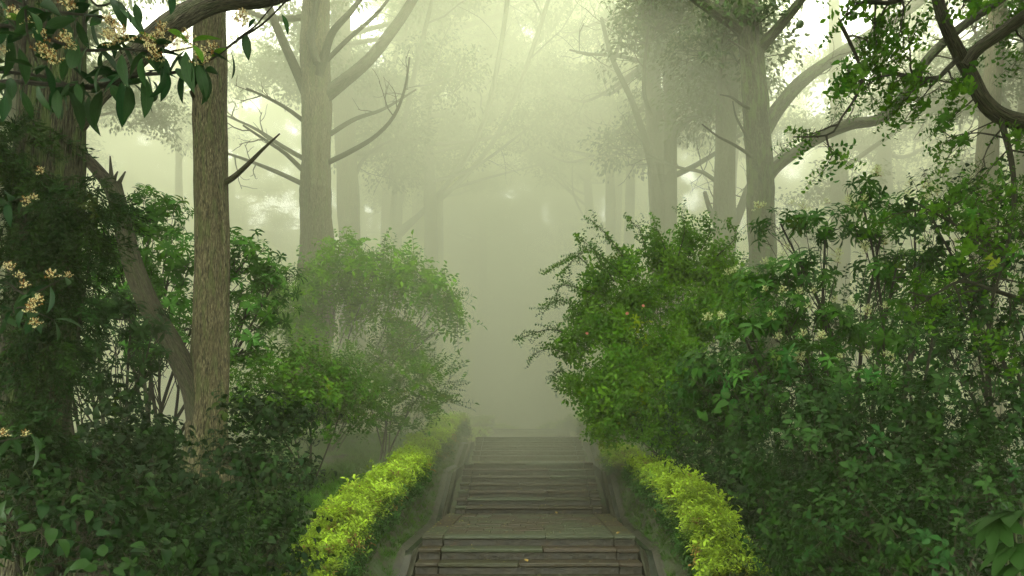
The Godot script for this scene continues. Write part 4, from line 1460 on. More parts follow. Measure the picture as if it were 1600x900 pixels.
func build_shrubs() -> void:
	FL = [flower_mesh(301), flower_mesh(302), flower_mesh(303)]
	var pale := [flower_mesh(311, 0.10), flower_mesh(312, 0.12)]
	rng.seed = 900
	# left: leafy small trees behind the cedar
	shrub("leafy_shrub", "tall leafy shrub with light green rosettes filling behind the cedar trunk", "shrub", "", at(240, 700, 14.5), [[235, 335, 14.5, 0.85, 0.5, 70], [270, 400, 14.2, 1.0, 0.6, 95], [200, 450, 13.8, 0.9, 0.55, 80], [280, 480, 14.3, 0.9, 0.5, 80], [170, 370, 14.6, 0.6, 0.5, 45], [390, 400, 15.0, 0.7, 0.6, 60], [395, 480, 14.8, 0.9, 0.6, 85], [430, 440, 15.2, 0.55, 0.5, 45], [250, 540, 14.0, 0.8, 0.4, 55], [380, 545, 14.6, 0.7, 0.4, 50]], {"spray": "whorl", "mat": M.mid, "size": 1.15, "stem": 0.09, "bark": B.dark, "ca": Color(1.1, 1.3, 0.9), "cb": Color(2.2, 2.1, 0.8), "parts": 250, "feet": 0.3})
	shrub("small_tree", "slender dark-stemmed small tree left of the leaning stem", "tree", "", at(190, 740, 10.5), [[150, 470, 10.5, 0.55, 0.35, 40], [205, 500, 10.6, 0.5, 0.3, 34], [130, 540, 10.2, 0.55, 0.35, 40], [225, 560, 10.8, 0.45, 0.3, 28], [110, 600, 10.0, 0.5, 0.35, 36]], {"spray": "whorl", "mat": M.deep, "size": 0.95, "stem": 0.085, "bark": B.dark, "parts": 200, "feet": 0.04, "ca": Color(0.7, 0.85, 0.85), "cb": Color(1.2, 1.2, 0.8)})
	# centre left: the drooping one
	shrub("drooping_shrub", "arching shrub with drooping sprays that leans right over the path edge", "shrub", "", at(515, 660, 18.6), [[500, 440, 17.3, 0.75, 0.5, 118], [545, 400, 17.3, 0.6, 0.45, 94], [590, 420, 17.2, 0.7, 0.45, 118], [640, 430, 17.1, 0.6, 0.35, 97], [685, 458, 16.9, 0.38, 0.34, 60], [712, 490, 16.9, 0.16, 0.3, 24], [560, 470, 18.1, 0.6, 0.4, 86], [470, 500, 17.3, 0.7, 0.5, 102], [620, 500, 16.9, 0.35, 0.25, 31], [440, 470, 18.3, 0.6, 0.5, 79]], {"spray": "pinnate", "mat": M.fresh, "size": 1.55, "stem": 0.040, "mix": "ovate", "mix_size": 1.3, "mix_share": 0.35, "bark": B.dark, "droop": 0.9, "up": 0.1, "ca": Color(1.2, 1.5, 0.7), "cb": Color(2.6, 2.5, 0.8), "parts": 150, "arch": 0.7, "twigs": 4, "feet": 0.1})
	shrub("low_bush", "soft green bush at the far left border of the stairway fog", "shrub", "bushes along the left bank", at(600, 700, 17.2), [[560, 590, 16.8, 0.9, 0.7, 198], [620, 570, 17.2, 0.8, 0.6, 165], [665, 605, 15.9, 0.7, 0.6, 143], [600, 640, 16.8, 1.0, 0.5, 176], [640, 540, 18.1, 0.5, 0.5, 77]], {"spray": "pinnate", "mat": M.fresh, "size": 1.15, "stem": 0.05, "ca": Color(0.8, 1.0, 0.7), "cb": Color(1.7, 1.6, 0.8)})
	shrub("low_bush", "green bush at the foot of the tall pale cedar", "shrub", "bushes along the left bank", at(480, 700, 15), [[440, 590, 15.0, 0.9, 0.5, 165], [500, 590, 15.3, 0.8, 0.5, 154], [540, 620, 15.0, 0.8, 0.5, 154], [400, 620, 14.2, 0.8, 0.5, 154], [480, 640, 14.6, 1.0, 0.45, 176]], {"spray": "ovate", "mat": M.fresh, "size": 1.2, "stem": 0.05, "ca": Color(0.7, 0.95, 0.7), "cb": Color(1.4, 1.4, 0.8)})
	# right: the big feathery one that leans into the gap
	var fl := []
	for q in [[1000, 470, 14.9, 0.75, 0.50, 57], [1060, 425, 15.1, 0.6, 0.45, 40], [950, 515, 14.6, 0.62, 0.46, 47], [1040, 540, 14.3, 0.8, 0.5, 61], [965, 585, 14.1, 0.6, 0.45, 47], [1100, 500, 14.7, 0.7, 0.55, 51], [915, 490, 14.9, 0.42, 0.32, 22], [1000, 620, 13.9, 0.7, 0.4, 47], [935, 625, 14.1, 0.4, 0.4, 23], [1110, 415, 15.3, 0.5, 0.40, 23], [893, 545, 14.7, 0.3, 0.3, 13], [1030, 390, 15.1, 0.32, 0.32, 13], [975, 415, 15.0, 0.4, 0.3, 17], [930, 440, 14.9, 0.28, 0.24, 10], [1080, 370, 15.2, 0.3, 0.3, 11], [900, 600, 14.5, 0.28, 0.26, 10], [1140, 450, 15.0, 0.5, 0.4, 27], [1080, 590, 13.9, 0.6, 0.4, 37], [950, 660, 14.2, 0.5, 0.3, 26], [1030, 670, 13.8, 0.65, 0.35, 34], [985, 560, 14.0, 0.6, 0.5, 36], [1110, 640, 13.6, 0.6, 0.4, 34]]:
		q[3] *= 1.05
		fl.append(q)
	var f := shrub("leaning_shrub", "large soft bright green shrub leaning into the fog gap from the right", "shrub", "", at(1060, 720, 16), fl, {"spray": "thicket", "mat": M.fresh, "size": 0.9, "stem": 0.04, "droop": 0.4, "ca": Color(0.8, 1.05, 0.7), "cb": Color(1.8, 1.75, 0.8), "feet": 0.35, "inner": 0.15})
	var tips := []
	var wg := Geo.new()
	for q in [[[960, 440], [920, 390], [880, 425]], [[930, 430], [900, 400], [862, 420]], [[980, 410], [950, 370], [925, 345]], [[1010, 400], [1000, 360], [985, 345]], [[1040, 390], [1030, 365], [1022, 352]], [[1060, 400], [1070, 360], [1065, 335]], [[920, 500], [880, 470], [850, 482]], [[910, 530], [860, 515], [815, 528]], [[900, 560], [860, 545], [832, 555]], [[1090, 400], [1110, 360], [1098, 345]], [[930, 460], [880, 445], [868, 470]], [[900, 590], [872, 580], [866, 600]], [[1120, 400], [1150, 370], [1140, 350]], [[985, 440], [940, 400], [905, 372]]]:
		var d := rnd(14.4, 15.0)
		var path := smooth_path([at(q[0][0], q[0][1], d), at(q[1][0], q[1][1], d + rnd(-0.2, 0.2)), at(q[2][0], q[2][1], d)], 0.09)
		var loc := []
		for p in path:
			loc.append(p - f[0].position)
		tube(wg, loc, 0.012, 0.004, 5)
		for k in range(2, path.size()):
			tips.append([path[k], (path[k] - path[k - 1]).normalized()])
	put("twigs", wg.mesh(), B.dark, f[0]).set_meta("kind", "stuff")
	leaf_tips(f[0], tips, "ovate", M.fresh, 2, 0.8, Color(0.7, 0.9, 0.7), Color(1.3, 1.25, 0.7), 0, 0.15)
	for p in [[980, 490, 13.9], [917, 521, 14.1], [1005, 478, 13.9]]:
		var g := Geo.new()
		for k in 7:
			leaf(g, leaf_at(Vector3.ZERO, Vector3(cos(k * 0.9), 0.5, sin(k * 0.9)), 0.0), 0.040, 0.026, 0.5, 0.2, 3, 1.0)
		put("red_blossom", g.mesh(), M.red, f[0], Transform3D(basis_y(Vector3(rnd(-0.3, 0.3), 0.4, 1), 0), at(p[0], p[1], p[2]) - f[0].position))
	# right: the flowering one
	var fs := shrub("flowering_shrub", "tall open shrub with whorled leaves and cream flower clusters on the right", "shrub", "", at(1352, 760, 10.0), [[1345, 300, 10.2, 0.28, 0.30, 14], [1220, 350, 10.2, 0.42, 0.22, 24], [1290, 350, 10.0, 0.42, 0.25, 26], [1380, 345, 10.0, 0.5, 0.3, 36], [1430, 330, 10.2, 0.38, 0.3, 22], [1250, 425, 9.8, 0.5, 0.25, 36], [1400, 420, 10.0, 0.55, 0.3, 40], [1180, 450, 9.9, 0.4, 0.25, 28], [1225, 490, 9.6, 0.5, 0.25, 38], [1290, 510, 9.5, 0.5, 0.25, 38], [1160, 520, 9.6, 0.45, 0.25, 30], [1440, 480, 10.0, 0.5, 0.3, 34], [1380, 520, 9.6, 0.5, 0.25, 36], [1260, 560, 9.3, 0.55, 0.25, 38], [1340, 590, 9.2, 0.5, 0.25, 34], [1180, 580, 9.3, 0.5, 0.25, 34], [1470, 420, 10.3, 0.4, 0.3, 26]], {"spray": "whorl", "mat": M.mid, "size": 0.92, "stem": 0.075, "bark": B.dark, "feet": 0.06, "ca": Color(0.7, 0.95, 0.7), "cb": Color(1.7, 1.6, 0.8), "parts": 300, "inner": 0.5, "twigs": 7})
	var pl := []
	for l in fs[1]:
		for k in 4:
			var u := Vector3(rnd(-1, 1), rnd(0.35, 1.0), rnd(0.0, 1.0)).normalized()
			pl.append([l[0] + u * l[1] * rnd(1.05, 1.25), (u + Vector3.UP * 1.4).normalized()])
	flowers(fs[0], pl, 1.05, pale, M.cream_pale)
	# behind it, soft masses between the trunks
	shrub("hazy_bush", "hazy dark green thicket behind the flowering shrub", "shrub", "hazy thickets behind the right-hand shrubs", at(1400, 700, 15), [[1300, 480, 15, 1.2, 0.7, 90], [1420, 500, 15, 1.2, 0.8, 100], [1530, 480, 14.5, 1.2, 0.9, 100], [1480, 580, 13.5, 1.2, 0.7, 90], [1340, 580, 13.5, 1.1, 0.7, 90]], {"spray": "ovate", "mat": M.mid, "size": 1.5, "stem": 0.06, "ca": Color(0.6, 0.8, 0.75), "cb": Color(1.0, 1.05, 0.75)})
	shrub("hazy_bush", "hazy thicket between the arching tree and the feathery shrub", "shrub", "hazy thickets behind the right-hand shrubs", at(1150, 700, 17), [[1130, 470, 17.5, 1.0, 0.7, 80], [1200, 470, 18, 1.0, 0.7, 80], [1160, 540, 16.5, 1.2, 0.8, 100], [1240, 540, 16.5, 1.0, 0.8, 80]], {"spray": "ovate", "mat": M.mid, "size": 1.5, "stem": 0.06, "ca": Color(0.6, 0.8, 0.75), "cb": Color(1.1, 1.1, 0.75)})
	# right edge: dark bush under the crooked limbs
	shrub("edge_bush", "dark small-leaved bush along the right edge under the crooked limbs", "shrub", "", at(1620, 800, 7.2), [[1560, 340, 7.4, 0.4, 0.3, 40], [1590, 430, 7.3, 0.35, 0.35, 38], [1500, 400, 7.4, 0.4, 0.25, 34], [1540, 520, 7.2, 0.45, 0.35, 48], [1590, 580, 7.0, 0.4, 0.4, 46], [1480, 540, 7.4, 0.4, 0.25, 34], [1500, 620, 7.2, 0.5, 0.3, 46], [1450, 330, 7.6, 0.3, 0.2, 18]], {"spray": "ovate", "mat": M.deep, "size": 0.85, "stem": 0.05, "bark": B.dark, "ca": Color(0.7, 0.9, 0.8), "cb": Color(1.3, 1.3, 0.8), "parts": 200})


# ================= undergrowth =================
func build_undergrowth() -> void:
	# right: a steep bank of dark leaves from the hedge to the edge
	var right := [
		["ivy_bush", "bush of broad veined leaves catching light above the right hedge", [[1115, 590, 10.6, 0.5, 0.25, 44], [1190, 585, 10.2, 0.5, 0.25, 44], [1150, 640, 10.2, 0.6, 0.32, 64], [1090, 615, 11.0, 0.45, 0.28, 40], [1240, 620, 9.8, 0.5, 0.3, 40]], "broad", 0.85, 200],
		["ivy_bush", "bush of glossy dark leaves directly right of the hedge end", [[1150, 690, 9.8, 0.6, 0.4, 80], [1220, 720, 9.0, 0.6, 0.45, 90], [1255, 790, 8.0, 0.6, 0.4, 80], [1100, 660, 11.0, 0.6, 0.35, 60]], "ovate", 1.0, 0],
		["ivy_bush", "leafy bush in the middle of the dark right bank", [[1270, 640, 8.0, 0.6, 0.32, 80], [1350, 660, 7.8, 0.6, 0.35, 80], [1300, 720, 7.4, 0.65, 0.4, 90], [1390, 740, 7.2, 0.6, 0.4, 80]], "ovate", 0.95, 150],
		["ivy_bush", "lowest dark leaf bush at the bottom right of the bank", [[1290, 850, 6.9, 0.5, 0.4, 80], [1350, 840, 6.3, 0.6, 0.4, 90], [1440, 850, 6.1, 0.55, 0.4, 80], [1235, 880, 7.6, 0.4, 0.3, 50]], "ovate", 0.9, 150],
		["ivy_bush", "small-leaved bush right of the bank under the edge bush", [[1440, 650, 7.2, 0.5, 0.32, 70], [1500, 700, 6.9, 0.55, 0.35, 80], [1560, 670, 6.8, 0.5, 0.35, 70], [1470, 770, 6.5, 0.55, 0.4, 80], [1560, 780, 6.3, 0.5, 0.4, 70]], "ovate", 0.82, 150],
		["ivy_bush", "bush behind the right hedge beside the upper terrace", [[1020, 640, 15.0, 0.8, 0.55, 80], [1070, 670, 13.5, 0.8, 0.5, 80], [970, 630, 17.0, 0.7, 0.5, 60], [1100, 710, 12.2, 0.6, 0.4, 60]], "ovate", 1.1, 0],
	]
	for q in right:
		var c: Vector3 = at(q[2][0][0], q[2][0][1], q[2][0][2])
		shrub(q[0], q[1], "shrub", "dark leafy bushes of the right bank", Vector3(maxf(c.x, 3.9), c.y, c.z), q[2], {"spray": q[3], "mat": M.deep if q[3] == "ovate" else M.mid, "size": q[4], "stem": 0.03, "feet": 0.35, "ca": Color(0.62, 0.85, 0.72), "cb": Color(1.25, 1.25, 0.75), "parts": q[5], "inner": 0.25, "up": 0.4, "mix": "whorl" if q[3] == "ovate" else "ovate", "mix_size": 0.6, "mix_share": 0.3})
	# left
	var left := [
		["broad_leaved_plant", "broad-leaved plant climbing in front of the cedar foot", [[395, 645, 9.6, 0.42, 0.25, 34], [448, 665, 9.6, 0.36, 0.25, 28], [375, 715, 9.2, 0.40, 0.26, 34], [425, 725, 9.2, 0.42, 0.28, 36], [325, 775, 8.8, 0.36, 0.24, 26], [480, 650, 9.9, 0.2, 0.18, 9]], 220, 0.62],
		["broad_leaved_plant", "broad-leaved plant left of the golden hedge with a few pale leaves", [[440, 800, 8.7, 0.32, 0.22, 26], [395, 820, 8.1, 0.36, 0.25, 30], [410, 870, 7.6, 0.36, 0.25, 30], [452, 880, 8.2, 0.25, 0.2, 18]], 120, 0.62],
		["broad_leaved_plant", "large dark plant between the mossy trunk and the cedar", [[180, 700, 7.8, 0.42, 0.24, 32], [250, 690, 8.4, 0.38, 0.22, 28], [210, 765, 7.4, 0.45, 0.26, 36], [285, 765, 8.0, 0.36, 0.24, 26], [130, 740, 7.0, 0.3, 0.25, 22], [185, 655, 8.0, 0.18, 0.16, 8]], 200, 0.66],
		["broad_leaved_plant", "dim plant at the foot of the mossy trunk", [[90, 770, 5.8, 0.3, 0.2, 22], [40, 735, 5.6, 0.24, 0.2, 16], [60, 830, 5.3, 0.35, 0.22, 28], [150, 830, 5.6, 0.34, 0.22, 28]], 150, 0.62],
		["broad_leaved_plant", "low plant at the bottom left with scattered light leaves", [[240, 850, 6.2, 0.4, 0.2, 30], [310, 845, 6.8, 0.38, 0.2, 28], [200, 900, 5.6, 0.36, 0.22, 28], [330, 900, 6.4, 0.4, 0.2, 28]], 120, 0.6],
		["broad_leaved_plant", "tall thin-stemmed plant rising left of the leaning stem's foot", [[200, 630, 9.4, 0.2, 0.16, 10], [170, 610, 9.6, 0.2, 0.15, 9], [225, 700, 9.2, 0.25, 0.18, 14]], 60, 0.75],
	]
	for q in left:
		var c: Vector3 = at(q[2][0][0], q[2][0][1], q[2][0][2])
		shrub(q[0], q[1], "plant", "leafy undergrowth of the left bank", Vector3(minf(c.x, -3.3), c.y, c.z), q[2], {"spray": "broad" if q[0] != "ivy_bush" else "ovate", "mat": M.deep, "size": q[4], "stem": 0.016, "bark": B.green_twig, "feet": 0.3, "ca": Color(0.35, 0.5, 0.45), "cb": Color(0.95, 1.0, 0.65), "parts": q[3], "inner": 0.2, "up": 0.5, "mix": "ovate", "mix_size": 0.75, "mix_share": 1.0})
	# low cover that nobody could count
	var xf := []
	var co := []
	for k in 2600:
		var s := -1.0 if rnd() < 0.5 else 1.0
		var x := s * rnd(3.0, 9.5)
		var d := rnd(4.2, 15.0)
		if s < 0 and x > -4.2 and d > 10.0:
			continue
		xf.append(Transform3D(basis_y((Vector3.UP + rvec() * 0.6).normalized(), rnd(0, TAU)).scaled(Vector3.ONE * rnd(0.6, 1.1)), Vector3(x, ground(x, d) + rnd(0.05, 0.45), -d)))
		co.append(tint_of(Color(0.5, 0.7, 0.6), Color(1.0, 1.0, 0.7)))
	tag(many("undergrowth", SP.broad.mesh, M.deep, self, xf, co), "low dark leafy ground cover under the bushes", "undergrowth")
	# the big lobed leaves in the bottom right corner
	var b := thing("big_leaf_plant", "plant with large lobed leaves in the bottom right corner", "plant", at(1600, 900, 3.6) * Vector3(1, 0, 1))
	for q in [[1585, 800, 3.5, -1.0, -0.10, 0.30], [1560, 810, 3.5, -0.5, -0.75, 0.22], [1600, 780, 3.55, 0.4, 0.2, 0.30], [1590, 850, 3.4, -0.8, -0.4, 0.26], [1610, 880, 3.3, -0.9, -0.2, 0.24], [1620, 830, 3.5, 0.5, -0.5, 0.28]]:
		var p := at(q[0], q[1], q[2]) - b.position
		var g := Geo.new()
		for k in 5:
			var a := (k - 2) * 0.52
			leaf(g, Transform3D(Basis(Vector3.FORWARD, a), Vector3(0, 0, 0.002 * k)), q[5] * (1.0 - 0.14 * absf(k - 2)), q[5] * 0.34, 0.5, 0.16, 6, 1.0, 0.42, 0.12)
		put("leaf", g.mesh(), M.deep, b, leaf_at(p, Vector3(q[3], q[4], 0.35), 0.2))
		var s := Geo.new()
		tube(s, smooth_path([Vector3(rnd(-0.05, 0.05), 0.0, rnd(-0.05, 0.05)), p * Vector3(0.4, 0.7, 0.4), p], 0.1), 0.009, 0.004, 6)
		put("stalk", s.mesh(), B.green_twig, b)


# ================= the flowering bough close to the lens, upper left =================
func build_flower_branch() -> void:
	var bough := thing("flowering_bough", "dark glossy-leaved bough with cream flower clusters across the upper left corner", "branch")
	var lm := []
	rng.seed = 4242
	for k in 5:
		var g := Geo.new()
		leaf(g, Transform3D(), [0.19, 0.22, 0.16, 0.20, 0.14][k], [0.062, 0.070, 0.056, 0.058, 0.05][k], [0.5, 0.9, 0.3, 1.3, 0.7][k], [0.30, 0.25, 0.4, 0.22, 0.35][k], 8, 1.0, 0.5, 0.10 if k == 1 or k == 3 else 0.03)
		lm.append(g.mesh())
	var twigs := [
		[[-60, 132, 3.4], [20, 128, 3.3], [80, 132, 3.25], [150, 134, 3.2], [210, 118, 3.15], [280, 112, 3.1], [330, 92, 3.1], [372, 62, 3.1], [412, 36, 3.1], [460, -12, 3.1]],
		[[-60, 60, 3.2], [0, 40, 3.2], [60, 55, 3.2], [130, 78, 3.2], [190, 76, 3.15], [250, 82, 3.1], [300, 74, 3.1]],
		[[-40, -30, 3.3], [40, 10, 3.3], [100, 20, 3.2], [170, 30, 3.2], [180, 60, 3.15], [190, 84, 3.15]],
		[[30, -40, 3.0], [40, 20, 3.0], [44, 60, 3.0], [58, 98, 3.05]],
		[[120, -40, 3.4], [150, 8, 3.3], [185, 2, 3.3], [205, 28, 3.3]],
		[[-30, 110, 3.5], [60, 118, 3.45], [130, 138, 3.4], [180, 132, 3.35], [240, 110, 3.3]],
		[[370, 62, 3.1], [400, 40, 3.05], [412, 25, 3.0], [440, -6, 3.0]],
	]
	var paths := []
	for k in twigs.size():
		paths.append(limb(bough, "twig", twigs[k], [0.026, 0.02, 0.02, 0.014, 0.014, 0.018, 0.009][k], [0.006, 0.007, 0.006, 0.006, 0.006, 0.006, 0.004][k], B.dark, 8, 0.05, 0.0, 0.04))
	var places := []
	# leaves that can be told apart: [px, py, d, dx, dy, size]
	var set_leaves := [
		[190, 128, 3.1, 0.15, -1, 1.1, 1], [200, 130, 3.1, 0.35, -1, 1.0, 1], [225, 120, 3.05, 0.4, -1, 1.05, 1], [228, 150, 3.05, 0.0, -1, 0.55, 2], [255, 108, 3.0, 0.3, -1, 0.95, 3], [190, 85, 3.0, 0.2, -1, 1.0, 0], [222, 90, 3.0, -0.1, -1, 0.85, 0],
		[290, 80, 3.0, 0.15, -1, 1.15, 0], [300, 90, 3.0, 0.45, -1, 0.9, 3], [310, 100, 3.0, 0.4, -1, 1.0, 3], [318, 104, 3.05, 0.5, -1, 1.05, 1], [322, 82, 3.0, 0.9, -0.25, 0.9, 2], [360, 78, 3.05, 0.3, -1, 0.85, 0], [383, 50, 3.1, 0.15, -1, 0.8, 0], [212, 5, 3.2, 0.35, -1, 0.8, 0], [198, 12, 3.2, 0.3, -1, 0.55, 2], [268, -14, 3.1, 0.15, -1, 0.7, 0], [440, 22, 3.1, 0.6, -0.8, 0.55, 3], [400, 30, 3.1, -0.4, -0.6, 0.5, 2],
		[90, 140, 3.2, 0.1, -1, 0.9, 0], [40, 130, 3.2, -0.2, -1, 0.7, 2], [8, 150, 3.2, 0.1, -1, 0.8, 0], [120, 130, 3.15, 0.35, -1, 0.8, 2], [62, 8, 3.1, 0.9, -0.3, 1.3, 0], [240, 70, 3.0, 0.8, 0.05, 0.8, 2], [150, 75, 3.1, 0.9, 0.15, 0.9, 0], [120, 60, 3.1, -0.2, -1, 1.0, 1], [30, 75, 3.1, 0.3, -1, 1.0, 0], [10, 50, 3.1, 0.3, -1, 1.1, 1], [150, 20, 3.2, -0.2, -1, 1.0, 1], [100, 30, 3.2, 0.4, -1, 1.0, 0], [70, 100, 3.15, 0.4, -1, 0.9, 0], [160, 100, 3.1, -0.3, -1, 0.9, 0],
	]
	var cols := [Color(0.75, 0.9, 0.9), Color(1.0, 1.0, 0.9), Color(0.6, 0.8, 0.8), Color(1.2, 1.3, 0.9)]
	for q in set_leaves:
		put("leaf", lm[q[6]], tinted(M.glossy, cols[rng.randi() % 4]), bough, leaf_at(at(q[0], q[1], q[2]), Vector3(q[3], q[4], rnd(-0.1, 0.35)), rnd(-0.9, 0.9)).scaled_local(Vector3.ONE * q[5] * 0.8))
	for q in [[262, 48, 3.0, 0.9, -0.45, 0.85], [300, 66, 3.0, 0.9, 0.1, 0.9], [302, 70, 2.95, 0.5, -0.7, 0.6], [250, 70, 3.05, -0.6, 0.4, 0.6], [8, 28, 3.1, 1.0, -0.1, 0.7], [330, 90, 3.0, 0.7, 0.4, 0.5]]:
		put("leaf", lm[2], M.fresh_single if M.has("fresh_single") else tinted(M.fresh, Color(0.95, 1.0, 0.8)), bough, leaf_at(at(q[0], q[1], q[2]), Vector3(q[3], q[4], 0.2), rnd(-0.5, 0.5)).scaled_local(Vector3.ONE * q[5]))
	for p in paths.slice(0, 6):
		var n: int = p.size()
		for k in range(1, n, 2):
			if not in_frame(p[k]) or p[k].x > at(335, 0, 3.1).x:
				continue
			for z in 2:
				var d := Vector3(rnd(-0.9, 0.9), rnd(-1.0, 0.35), rnd(-0.5, 0.6))
				put("leaf", lm[rng.randi() % 5], tinted(M.glossy, cols[rng.randi() % 4]), bough, leaf_at(p[k] + rvec() * 0.03, d, rnd(-0.9, 0.9)).scaled_local(Vector3.ONE * rnd(0.55, 0.95)))
	for q in [[20, 18, 3.1], [42, 32, 3.05], [60, 50, 3.05], [62, 72, 3.0], [75, 80, 3.0], [90, 88, 3.0], [104, 58, 3.05], [112, 66, 3.05], [108, 4, 3.2], [168, 48, 3.0], [185, 40, 2.98], [180, 58, 2.98], [196, 54, 2.98], [176, 30, 3.05], [232, 58, 3.0], [238, 72, 2.98], [244, 84, 2.98], [256, 42, 3.0], [250, 52, 3.0], [270, 66, 3.0], [296, 52, 3.0], [294, 64, 3.0], [330, 74, 3.0], [318, 90, 3.0], [378, 30, 3.0], [380, 22, 3.0], [6, 76, 3.1]]:
		var up := Vector3(rnd(-0.4, 0.4), 1, rnd(0.0, 0.6))
		places.append([at(q[0], q[1] + 12, q[2]), up])
	flowers(bough, places, 0.55, FL)
	# lower shoots of the same kind, in the dark at the left edge
	var low := thing("flowering_bough", "dim lower bough with small flower clusters before the mossy trunk", "branch")
	var lp := [
		limb(low, "twig", [[-60, 470, 4.4], [0, 440, 4.4], [40, 460, 4.35], [80, 445, 4.3], [112, 425, 4.3]], 0.018, 0.006, B.dark, 7, 0.05, 0.0, 0.05),
		limb(low, "twig", [[-60, 520, 4.4], [0, 500, 4.4], [30, 480, 4.35], [62, 490, 4.3], [84, 500, 4.3]], 0.016, 0.006, B.dark, 7, 0.05, 0.0, 0.05),
		limb(low, "twig", [[-50, 330, 4.6], [0, 318, 4.5], [40, 310, 4.5]], 0.014, 0.005, B.dark, 7, 0.05, 0.0, 0.05),
		limb(low, "twig", [[-50, 700, 4.2], [0, 690, 4.2], [48, 680, 4.2]], 0.014, 0.005, B.dark, 7, 0.05, 0.0, 0.05),
	]
	for p in lp:
		for k in range(1, p.size(), 2):
			for z in 2:
				put("leaf", lm[rng.randi() % 5], tinted(M.glossy, cols[rng.randi() % 3]), low, leaf_at(p[k], Vector3(rnd(-0.9, 0.9), rnd(-1.0, 0.3), rnd(-0.3, 0.7)), rnd(-0.8, 0.8)).scaled_local(Vector3.ONE * rnd(0.6, 1.0)))
	places = []
	for q in [[20, 412, 4.3], [30, 425, 4.3], [82, 425, 4.2], [108, 424, 4.2], [40, 440, 4.3], [60, 462, 4.2], [55, 470, 4.2], [48, 478, 4.2], [58, 500, 4.2], [52, 302, 4.4], [45, 310, 4.4], [66, 262, 4.4], [40, 672, 4.1], [5, 672, 4.1]]:
		places.append([at(q[0], q[1] + 10, q[2]), Vector3(rnd(-0.4, 0.4), 1, rnd(0.0, 0.6))])
	flowers(low, places, 0.5, FL)
	# dark feathery creeper on the mossy trunk
	var cr := thing("creeper", "dark feathery creeper hanging over the mossy trunk", "creeper", at(70, 700, 6.2) * Vector3(1, 0, 1))
	var lobes := []
	for q in [[30, 220, 6.15, 0.25, 0.3, 26], [95, 330, 6.1, 0.3, 0.3, 40], [40, 330, 6.05, 0.35, 0.35, 50], [120, 380, 6.1, 0.22, 0.3, 30], [70, 420, 6.0, 0.35, 0.4, 56], [20, 250, 6.1, 0.3, 0.4, 44], [130, 460, 6.1, 0.14, 0.25, 14], [150, 330, 6.15, 0.14, 0.25, 16], [20, 500, 6.0, 0.25, 0.3, 30], [155, 290, 6.2, 0.08, 0.2, 8], [40, 570, 6.0, 0.3, 0.35, 40], [90, 520, 6.0, 0.2, 0.3, 24], [20, 660, 5.9, 0.25, 0.3, 30], [75, 660, 6.0, 0.2, 0.3, 20]]:
		lobes.append([at(q[0], q[1], q[2]), Vector3(q[3], q[4], 0.22), q[5]])
	var st := Geo.new()
	for l in lobes:
		var e: Vector3 = l[0] - cr.position
		tube(st, smooth_path([Vector3(rnd(-0.2, 0.1), 0.0, rnd(-0.1, 0.1)), Vector3(e.x * 0.5 - 0.1, e.y * 0.5, e.z - 0.1), e], 0.15), 0.014, 0.005, 6)
	put("stems", st.mesh(), B.dark, cr).set_meta("kind", "stuff")
	var s := lobe_sprays(lobes, 0.8, Color(0.5, 0.75, 0.6), Color(1.0, 1.0, 0.7), -0.2, 0.2, cr.position, 0.7)
	foliage(cr, "frond", M.frond, s[0], s[1])


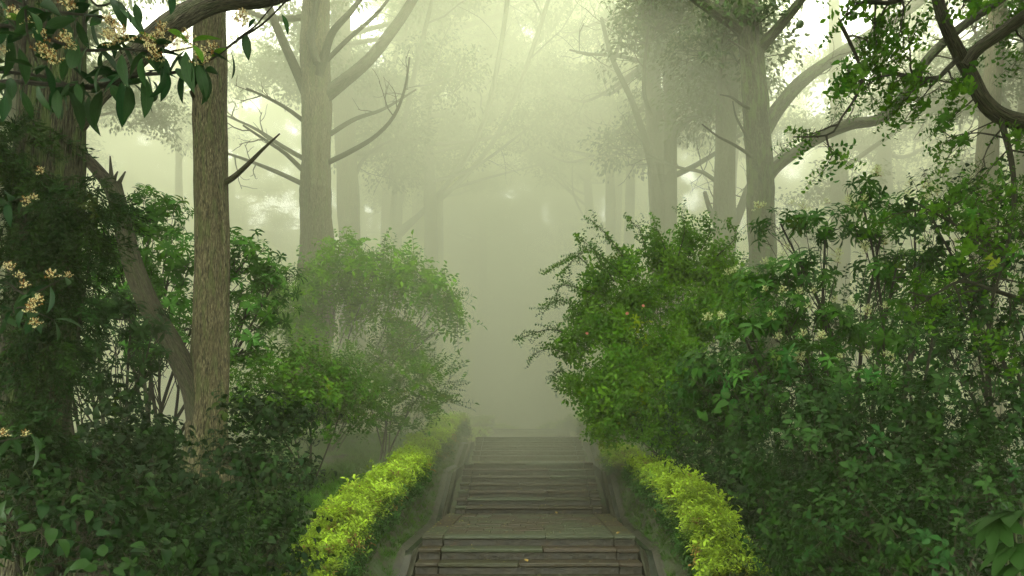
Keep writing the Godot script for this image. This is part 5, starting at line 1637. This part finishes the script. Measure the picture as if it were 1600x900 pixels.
# ================= small things =================
func build_small_things() -> void:
	for q in [[870, 797, "yellow-brown fallen leaf on the lowest step of the middle flight"], [825, 879, "small yellow fallen leaf on the lowest flight of steps"], [964, 842, "brown fallen leaf on the right end of the landing edge"]]:
		var g := Geo.new()
		leaf(g, Transform3D(), 0.10, 0.055, 0.5, 0.3, 5, 1.0, 0.45, 0.1)
		var d := 14.42
		var y := 0.487
		if q[1] == 879:
			d = 10.40
			y = 0.172
		if q[1] == 842:
			d = 11.08
			y = 0.49
		var o := put("fallen_leaf", g.mesh(), M.dry, self, Transform3D(Basis.from_euler(Vector3(-1.0, rnd(-1, 1), rnd(-0.4, 0.4))), Vector3((q[0] - VX) / F * d, y, -d)))
		tag(o, q[2], "leaf", "fallen leaves on the steps")
	for q in [[1250, 38, "round green fruit hanging left in the upper right foliage"], [1334, 25, "round green fruit hanging from the twig below the top edge"]]:
		var p := at(q[0], q[1], 6.4)
		var o := thing("fruit", q[2], "fruit", p, "round fruits in the upper right foliage")
		var sph := SphereMesh.new()
		sph.radius = 0.036
		sph.height = 0.068
		sph.radial_segments = 20
		sph.rings = 12
		put("flesh", sph, M.fruit, o)
		var g := Geo.new()
		tube(g, [Vector3(0, 0.03, 0), Vector3(0.008, 0.09, 0.0), Vector3(0.03, 0.2, 0.01)], 0.004, 0.003, 5)
		put("stalk", g.mesh(), B.dark, o)
	# small dark litter that the rain left in the joints and corners of the steps
	var xf := []
	var co := []
	for k in 420:
		var d := rnd(10.4, 18.6)
		var x := rnd(-1.6, 1.6)
		if rnd() < 0.5:
			x = signf(x) * (1.62 - pow(rnd(), 2.0) * 0.5)
		var y := 0.0
		if d < 11.0:
			y = 0.16 * (floorf((d - 10.34) / 0.33) + 1.0)
		elif d < 14.5:
			y = 0.485
		elif d < 16.6:
			y = 0.48 + 0.14 * (floorf((d - 14.5) / 0.35) + 1.0)
			x *= 0.9
		else:
			y = 1.465
			x *= 0.9
		xf.append(Transform3D(basis_y(Vector3(rnd(-1, 1), rnd(-0.1, 0.25), rnd(-1, 1)), rnd(-0.4, 0.4)).scaled(Vector3.ONE * rnd(0.3, 0.75)), Vector3(x, y + 0.008, -d)))
		co.append(tint_of(Color(0.16, 0.10, 0.05), Color(0.30, 0.30, 0.10), 0.4))
	var lg := Geo.new()
	leaf(lg, Transform3D(), 0.085, 0.045, 0.4, 0.3, 3, 1.0, 0.45, 0.15)
	tag(many("litter", lg.mesh(), M.hedge, self, xf, co), "dark wet leaf litter scattered over the steps and landing", "litter")
